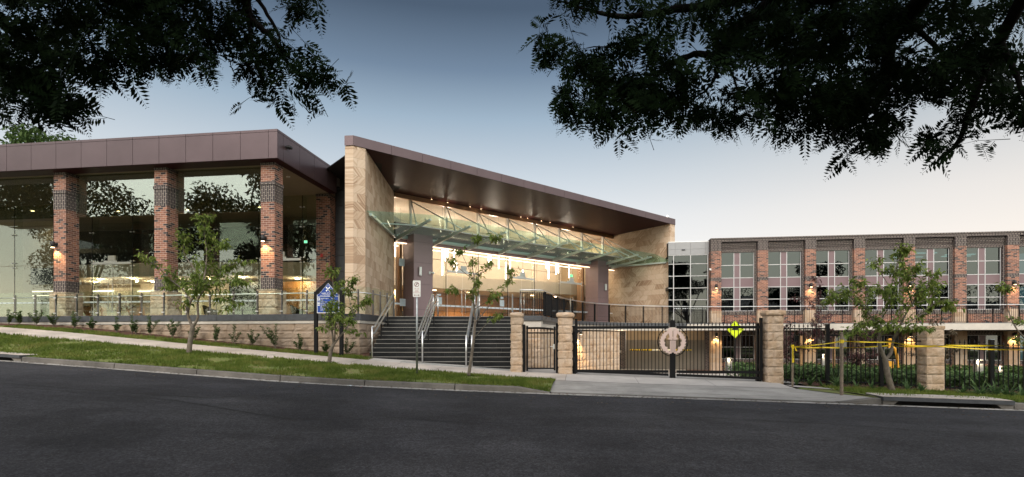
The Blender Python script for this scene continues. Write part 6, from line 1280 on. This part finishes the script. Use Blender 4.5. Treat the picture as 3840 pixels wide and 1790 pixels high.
# litter and fallen leaves by the kerb
def scrap(px, py, s, m, label, nm='litter', cat='litter'):
    s_, t_ = rp(px, py); x, y = st2xy(s_, t_); z = road_z(s_, t_) + .012; t = MB(); n = 5; g = random.Random(px)
    for i in range(n): u = i / (n - 1); t._a([(s * (u - .5), -s * .3, .02 * g.random()), (s * (u - .5), s * .3, .025 * g.random())])
    for i in range(n - 1): t.face(2 * i, 2 * i + 2, 2 * i + 3, 2 * i + 1)
    o = t.build(nm, M[m]); o.location = (x, y, z); o.rotation_euler = (0, 0, g.uniform(-.5, .5)); tag(o, label, cat, 'scraps of litter in the gutter')
scrap(1174, 1434, .22, 'signwhite', 'flat white scrap of paper on the road near the kerb below the bushy tree'); scrap(1315, 1450, .16, 'paper', 'pale blue scrap on the road left of the parking sign'); scrap(1355, 1455, .08, 'signred', 'small red scrap on the road left of the parking sign'); scrap(1708, 1459, .05, 'signwhite', 'tiny white scrap in the gutter below the slim tree'); scrap(3330, 1518, .12, 'newtimber', 'brown leaf litter in front of the kerb inlet'); scrap(2173, 1478, .05, 'newtimber', 'tiny brown leaf at the foot of the driveway crossover', 'fallen_leaf', 'leaf')

def litter_bits(name, fn, n, seed, label):
    g = np.random.default_rng(seed); V, F = [], []
    for i in range(n):
        s_, t_ = fn(g); x, y = st2xy(s_, t_); z = (road_z(s_, t_) if t_ < 0 else vergez(s_, t_) + .03) + .012; a = g.random() * 6.28; l = .02 + .035 * g.random(); w_ = l * .45; ca, sa = math.cos(a), math.sin(a); k = len(V)
        V += [(x - ca * l, y - sa * l, z), (x + sa * w_, y - ca * w_, z + .012), (x + ca * l, y + sa * l, z + .004), (x - sa * w_, y + ca * w_, z + .01)]; F.append((k, k + 1, k + 2, k + 3))
    o = npmesh(name, V, F, M['leafgrey']); tag(o, label, None, None, 'stuff')
litter_bits('leaf_litter', lambda g: (g.uniform(-16, 12), -abs(g.normal(0, .22)) - .01 if g.random() < .75 else g.uniform(-2.2, -.3)), 620, 31, 'dry fallen leaves and grit along the gutter')
litter_bits('verge_leaves', lambda g: (g.uniform(-16, .9), g.uniform(.2, 2.5)), 160, 32, 'dry fallen leaves on the grass verge')
# ================================================================== large trees overhead and across the road
def pinnate(pts, dirs, nrm, L_, g, pairs=9):
    """compound leaves: thin rachis and pairs of slim leaflets"""
    pts = np.asarray(pts); d = np.asarray(dirs); d /= np.linalg.norm(d, axis=1)[:, None]; s = np.cross(d, nrm); s /= np.linalg.norm(s, axis=1)[:, None] + 1e-9; n = len(pts); up = np.cross(s, d); Vs = []
    L_ = np.asarray(L_)[:, None]
    for k in range(pairs):
        e = .12 + .86 * k / (pairs - 1); c = pts + d * L_ * e - np.array([0, 0, 1]) * L_ * .22 * e * e; ll = L_ * (.30 * math.sin(math.pi * min(1, .18 + e * .86)) + .06); w_ = ll * .16
        for sg in (-1, 1):
            ax = s * sg * .9 + d * .45 + g.normal(0, .10, (n, 3)); ax /= np.linalg.norm(ax, axis=1)[:, None]; pw = np.cross(ax, up); a = c + ax * .01; Vs.append(np.stack([a, a + ax * ll * .5 + pw * w_, a + ax * ll, a + ax * ll * .5 - pw * w_], 1))
    e0, e1 = pts, pts + d * L_ - np.array([0, 0, 1]) * L_ * .22; q = s * .003; Vs.append(np.stack([e0 - q, e0 + q, e1 + q * .5, e1 - q * .5], 1))
    V = np.concatenate(Vs, 0).reshape(-1, 3); return V, np.arange(len(V)).reshape(-1, 4)
def inside(px, py, poly):
    c = False; j = len(poly) - 1
    for i in range(len(poly)):
        (xi, yi), (xj, yj) = poly[i], poly[j]
        if (yi > py) != (yj > py) and px < (xj - xi) * (py - yi) / (yj - yi) + xi: c = not c
        j = i
    return c
def big_tree(label, base, limbs, clumps, g, back, leafL=.335, name='overhanging_tree', thin=.40):
    """limbs: 3-D polylines with radii; clumps: (outline, density, near, far): leafy sprays filling a part of the crown"""
    t = thing(name, label, 'tree', base, 0, 'large trees leaning over the road'); mb = MB()
    for pts, r0, r1 in limbs: c = catmull3(pts, 5); n = len(c); mb.tube([tuple(p + g.normal(0, .012, 3) * (i > 2)) for i, p in enumerate(c)], [r0 + (r1 - r0) * i / (n - 1) for i in range(n)], 8)
    pts, dirs, nrm = [], [], []; tw_ = MB()
    for poly, n, y0, y1 in clumps:
        n = int(n * thin)
        xs = [p[0] for p in poly]; ys = [p[1] for p in poly]; k = 0; tries = 0
        while k < n and tries < n * 30:
            tries += 1; px, py = g.uniform(min(xs), max(xs)), g.uniform(min(ys), max(ys))
            if not inside(px, py, poly): continue
            Y = g.uniform(y0, y1); c = np.array(P(px, py - 34, Y)); v = g.normal(0, 1, 3); v[2] = v[2] * .35 - .25; v /= np.linalg.norm(v); L_ = .3 + .35 * g.random(); st = c - v * L_; k += 1
            tw_.tube([tuple(st), tuple((st + c) / 2 + g.normal(0, .03, 3)), tuple(c)], [.005, .003, .0015], 4, False); pts.append(c - v * .03); dirs.append(v + g.normal(0, .3, 3) - [0, 0, .3]); nrm.append(g.normal(0, .38, 3) + [0, -.85, .4])
            for _ in range(int(4 + 4 * g.random())):
                f = .2 + .8 * g.random(); a = st + (c - st) * f; dd = v * .55 + g.normal(0, .75, 3); dd[2] -= .35; pts.append(a); dirs.append(dd); nrm.append(g.normal(0, .38, 3) + [0, -.85, .4])
    mb.build('trunk', M['barkdk'], t, True); 
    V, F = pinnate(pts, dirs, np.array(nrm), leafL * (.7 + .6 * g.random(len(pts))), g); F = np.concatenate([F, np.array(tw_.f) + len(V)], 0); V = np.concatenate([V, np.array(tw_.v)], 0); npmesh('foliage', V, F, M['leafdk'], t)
    P2_, D2 = [], []                                     # unseen rest of the crown, with clumps added to shade the foreground
    for (cx, cy_, cz2, rx, ry, rz_, n) in back:
        for _ in range(n):
            v = g.normal(0, 1, 3); v /= np.linalg.norm(v); r_ = (.45 + .6 * g.random()) ; P2_.append((cx + v[0] * rx * r_, cy_ + v[1] * ry * r_, cz2 + v[2] * rz_ * r_)); D2.append(g.normal(0, 1, 3) + [0, 0, -.4])
    if P2_: V, F = leaves_mesh(P2_, D2, .34 * (.6 + .8 * g.random(len(P2_))), .15); npmesh('upper_and_shade_foliage', V, F, M['leafdk'], t)
    return t
gt = np.random.default_rng(21)
# right hand tree: trunk stands behind the camera, limbs arch forward over the road
rb = (5.2, -3.2, gk(5.2) - .1)
rl = [([rb, (5.0, -2.9, 1.0), (4.6, -2.2, 3.6), (4.3, -1.0, 5.2)], .42, .26), ([(4.3, -1.0, 5.2), (4.4, 1.8, 6.0), P(3300, -160, 5.8), P(2960, -40, 7.6), P(2770, 120, 8.2), P(2690, 215, 8.3)], .20, .075), ([P(2690, 215, 8.3), P(2600, 205, 8.5), P(2500, 250, 8.6), P(2430, 310, 8.7), P(2300, 350, 9.0), P(2150, 235, 9.2)], .06, .012), ([P(2690, 215, 8.3), P(2690, 270, 8.3), P(2660, 330, 8.4), P(2560, 400, 8.6)], .045, .01), ([P(2690, 215, 8.3), P(2740, 270, 8.3), P(2790, 400, 8.4)], .03, .01),
      ([(4.4, 1.8, 6.0), (5.2, 3.6, 5.2), P(3400, 60, 7.2), P(3330, 200, 7.8), P(3320, 330, 8.0), P(3270, 420, 8.2)], .17, .035), ([P(3270, 420, 8.2), P(3350, 440, 8.2), P(3350, 480, 8.2), P(3250, 600, 8.3)], .03, .008), ([P(3330, 250, 7.9), P(3200, 360, 8.0), P(3100, 460, 8.1)], .045, .01), ([(5.2, 3.6, 5.2), P(3750, 150, 6.8), P(3660, 350, 7.2), P(3600, 520, 7.4), P(3500, 620, 7.5)], .09, .012), ([P(3750, 150, 6.8), P(3840, 380, 6.6), P(3810, 500, 6.6)], .04, .01), ([P(3400, 60, 7.2), P(3560, 220, 7.4), P(3640, 130, 7.4)], .04, .012), ([P(2960, -40, 7.6), P(2600, 30, 8.0), P(2300, 60, 8.4), P(2120, 10, 8.6)], .09, .012), ([P(2500, 250, 8.6), P(2400, 180, 8.8), P(2200, 180, 9)], .03, .008)]
rc = [([(2100, -70), (3900, -90), (3900, -700), (3300, -900), (2500, -650), (2150, -350)], 330, 6.0, 9.0), ([(2080, -60), (2500, -90), (3900, -90), (3900, 120), (3700, 220), (3500, 330), (3340, 430), (3080, 470), (2800, 450), (2700, 330), (2500, 330), (2420, 200), (2300, 100), (2160, 50)], 430, 6.6, 9.2), ([(2020, 190), (2080, 150), (2200, 200), (2420, 160), (2560, 260), (2640, 400), (2780, 470), (2600, 480), (2420, 450), (2330, 400), (2200, 340), (2060, 270)], 165, 7.8, 9.4), ([(2090, 400), (2160, 330), (2400, 360), (2560, 420), (2700, 440), (2900, 430), (2900, 480), (2760, 500), (2560, 510), (2400, 490), (2260, 530), (2150, 490)], 130, 7.6, 9.2), ([(2560, 60), (3000, 40), (3400, 60), (3400, 330), (3200, 420), (2900, 400), (2760, 300), (2640, 130)], 300, 6.8, 9.4), ([(2900, 380), (3200, 380), (3400, 420), (3380, 500), (3340, 560), (3250, 640), (3200, 660), (3120, 590), (3060, 570), (2960, 540), (2880, 480)], 120, 7.4, 8.8), ([(3390, 300), (3560, 250), (3560, 340), (3460, 400), (3380, 380)], 28, 7.2, 8.4), ([(3560, 260), (3700, 200), (3840, 240), (3830, 350), (3720, 440), (3680, 530), (3560, 600), (3450, 640), (3460, 560), (3540, 500)], 105, 6.6, 8.0), ([(3790, 430), (3880, 380), (3880, 560), (3820, 540), (3760, 520)], 16, 6.3, 7.0), ([(2060, -40), (2260, -40), (2250, 30), (2120, 40)], 14, 8.2, 9.0)]
big_tree('big dark tree leaning over the right half of the picture', rb, rl, rc, gt, [(4.5, 0, 8.5, 5.0, 4.2, 2.6, 2600), (7.5, 3.5, 8.2, 4.2, 3.4, 2.2, 1500), (1.5, -3.5, 8.2, 4.0, 3.2, 2.4, 1300), (1.0, -7.0, 8.6, 6.0, 3.4, 2.3, 3000), (7.5, -6.0, 8.8, 5.0, 3.4, 2.3, 2400)])  # last two clumps added behind the camera to darken the near road
lb_ = (-8.4, -1.6, gk(-8.4) - .1)
ll_ = [([lb_, (-8.3, -1.3, 1.4), (-8.0, -.6, 3.8), (-7.6, .6, 5.4)], .36, .22), ([(-7.6, .6, 5.4), (-6.9, 2.6, 5.9), P(300, -80, 7.0), P(520, -10, 8.0), P(700, 100, 8.6)], .17, .04), ([(-7.6, .6, 5.4), (-7.9, 3.0, 5.2), P(-120, 0, 7.2), P(60, 130, 7.8), P(200, 210, 8.2)], .15, .02), ([P(-120, 0, 7.2), P(-40, 230, 7.4), P(40, 300, 7.6), P(60, 380, 7.7)], .06, .012), ([P(300, -80, 7.0), P(700, -60, 7.6), P(900, -30, 8.0), P(930, 40, 8.2), P(940, 80, 8.2), P(1000, 120, 8.3), P(1050, 190, 8.4), P(1070, 230, 8.4), P(1160, 300, 8.5)], .10, .018), ([P(930, 60, 8.2), P(945, 200, 8.2), P(930, 250, 8.2), P(950, 290, 8.2)], .035, .012), ([P(900, -30, 8.0), P(960, -10, 8.2), P(1030, 100, 8.4), P(1050, 150, 8.4), P(1070, 225, 8.4)], .04, .014), ([P(880, 200, 8.1), P(865, 240, 8.1), P(870, 260, 8.1), P(885, 285, 8.1)], .012, .006), ([P(700, 100, 8.6), P(640, 180, 8.6), P(520, 270, 8.6), P(560, 330, 8.6)], .03, .006), ([P(60, 130, 7.8), P(150, 180, 7.9), P(240, 320, 8.0), P(300, 420, 8.0)], .03, .008)]
lc = [([(-100, -80), (800, -80), (1150, -60), (1000, -350), (600, -650), (-100, -700)], 330, 6.2, 8.8), ([(-80, -90), (760, -90), (800, 60), (790, 200), (680, 250), (560, 300), (470, 250), (350, 170), (200, 100), (40, 60), (-80, 20)], 380, 6.8, 9.0), ([(-60, 120), (120, 150), (320, 230), (330, 330), (310, 420), (290, 470), (180, 480), (100, 490), (20, 460), (-60, 400)], 230, 6.8, 8.4), ([(330, 200), (480, 220), (490, 330), (460, 350), (380, 310)], 34, 7.6, 8.8), ([(520, 250), (600, 240), (620, 340), (560, 370), (510, 350)], 12, 8.2, 8.8), ([(700, 180), (800, 110), (815, 200), (780, 260), (700, 290), (640, 280)], 40, 7.8, 8.8), ([(740, 30), (900, 60), (920, 180), (860, 200), (830, 130), (740, 90)], 26, 7.8, 8.6), ([(820, 130), (960, 120), (1000, 200), (900, 230), (850, 190)], 18, 7.9, 8.7), ([(970, 170), (1100, 210), (1240, 260), (1250, 350), (1180, 420), (1090, 430), (1010, 420), (890, 370), (890, 300), (980, 250)], 88, 7.9, 8.8), ([(1000, 0), (1080, -30), (1200, 30), (1220, 80), (1130, 110), (1050, 70)], 24, 8.0, 8.8), ([(-60, 0), (100, 20), (300, 150), (250, 230), (60, 180), (-60, 160)], 60, 7.0, 8.4)]
big_tree('big dark tree leaning over the upper left of the picture', lb_, ll_, lc, gt, [(-8.6, .2, 8.3, 4.6, 3.8, 2.6, 2300), (-4.6, 1.2, 8.4, 3.6, 3.0, 2.0, 1100), (-8.0, -6.0, 8.6, 5.0, 3.4, 2.2, 2400)], thin=.33)  # last clump added out of view to keep light off the near road
def far_tree(base, h, r_, label, n=2600, mat='leafdk', grp='trees across the road'):
    t = thing('street_tree', label, 'tree', base, 0, grp); mb = MB(); g = np.random.default_rng(int(abs(base[0] * 13 + base[1] * 7)))
    mb.tube([(0, 0, 0), (.1, 0, h * .25), (0, .1, h * .5)], [.32, .24, .14], 8); pts, dirs = [], []
    for k in range(11):
        a = g.random() * 6.28; e = np.array([math.cos(a) * r_ * (.35 + .5 * g.random()), math.sin(a) * r_ * (.35 + .5 * g.random()), h * (.45 + .45 * g.random())]); mb.tube([(0, .05, h * .3), tuple(e * [.5, .5, .85]), tuple(e)], [.12, .07, .02], 5); q = r_ * (.28 + .2 * g.random())
        for _ in range(n // 11): v = g.normal(0, 1, 3); v /= np.linalg.norm(v); rr = g.random() ** .4; pts.append(e + v * rr * [q, q, q * .7] + np.array(base)); dirs.append(g.normal(0, 1, 3) + [0, 0, -.3])
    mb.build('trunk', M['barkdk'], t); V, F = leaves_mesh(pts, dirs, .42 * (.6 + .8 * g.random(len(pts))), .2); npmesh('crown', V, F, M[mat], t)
TR = [((-46, 5, 0), 16, 6.0), ((-30.8, .5, -.3), 17.5, 5.6), ((-60, 1, .2), 15, 6.0), ((15.5, -16, -1.8), 15, 5.0), ((33, -20, -2), 15, 5.5)]
for (b_, h, r_), lb in zip(TR, ('tall tree across the road, mirrored in the leftmost hall glass', 'tall tree across the road, mirrored in the screen beside the corner column', 'tree farthest left across the road', 'round tree mirrored in the dark glazed link', 'spreading tree mirrored in the classroom windows')): far_tree(b_, h, r_, lb, 6500)
gb_ = np.random.default_rng(77); bx = [-98, -88, -79, -70, -62, -54, -46, -38, -29, -20, -11, -3, 6, 23, 41, 49, 57, 66, 76]
for i, x_ in enumerate(bx): far_tree((x_, -17 - 7 * gb_.random(), -.2 if x_ < 0 else -2), (11.5 if x_ < 0 else 10.5) + 3 * gb_.random(), 5.6, 'dark round crowned tree in the row across the road behind the camera', 1700, grp='row of trees across the road')
far_tree((-37.2, 40.0, .5), 17.6, 3.6, 'rounded tree top showing above the left end of the hall roof', 5000, 'shrub', 'trees beyond the hall')
# houses across the road (they give the dark band mirrored low in the windows)
def house(x, y, w_, d_, h, label):
    z = -1.6; t = thing('house', label, 'house', (x, y, z), 0, 'houses across the road'); mb = MB(); mb.box(-w_ / 2, w_ / 2, -d_ / 2, d_ / 2, 0, h); mb.build('wall', M['brick'], t); mb = MB(); o = .5; n = mb._a([(-w_ / 2 - o, -d_ / 2 - o, h), (w_ / 2 + o, -d_ / 2 - o, h), (w_ / 2 + o, d_ / 2 + o, h), (-w_ / 2 - o, d_ / 2 + o, h), (-w_ / 4, 0, h + 2.6), (w_ / 4, 0, h + 2.6)]); 
    for q in ((0, 1, 5, 4), (1, 2, 5), (2, 3, 4, 5), (3, 0, 4), (3, 2, 1, 0)): mb.face(*[n + k for k in q])
    mb.build('roof', M['dgrey'], t)
    for k in range(3): xx = -w_ / 2 + w_ * (k + .5) / 3; mb = MB(); mb.box(xx - .6, xx + .6, d_ / 2 - .05, d_ / 2 + .04, 1.0, 2.3); mb.build('window', M['darkglass'], t)
house(28, -27, 15, 9, 6.4, 'brick house across the road behind the round tree'); house(52, -27, 14, 9, 6.2, 'brick house across the road farthest right'); house(-40, -24, 16, 9, 4.0, 'brick house across the road on the left'); house(-14, -26, 14, 9, 4.4, 'brick house across the road behind the tall tree')
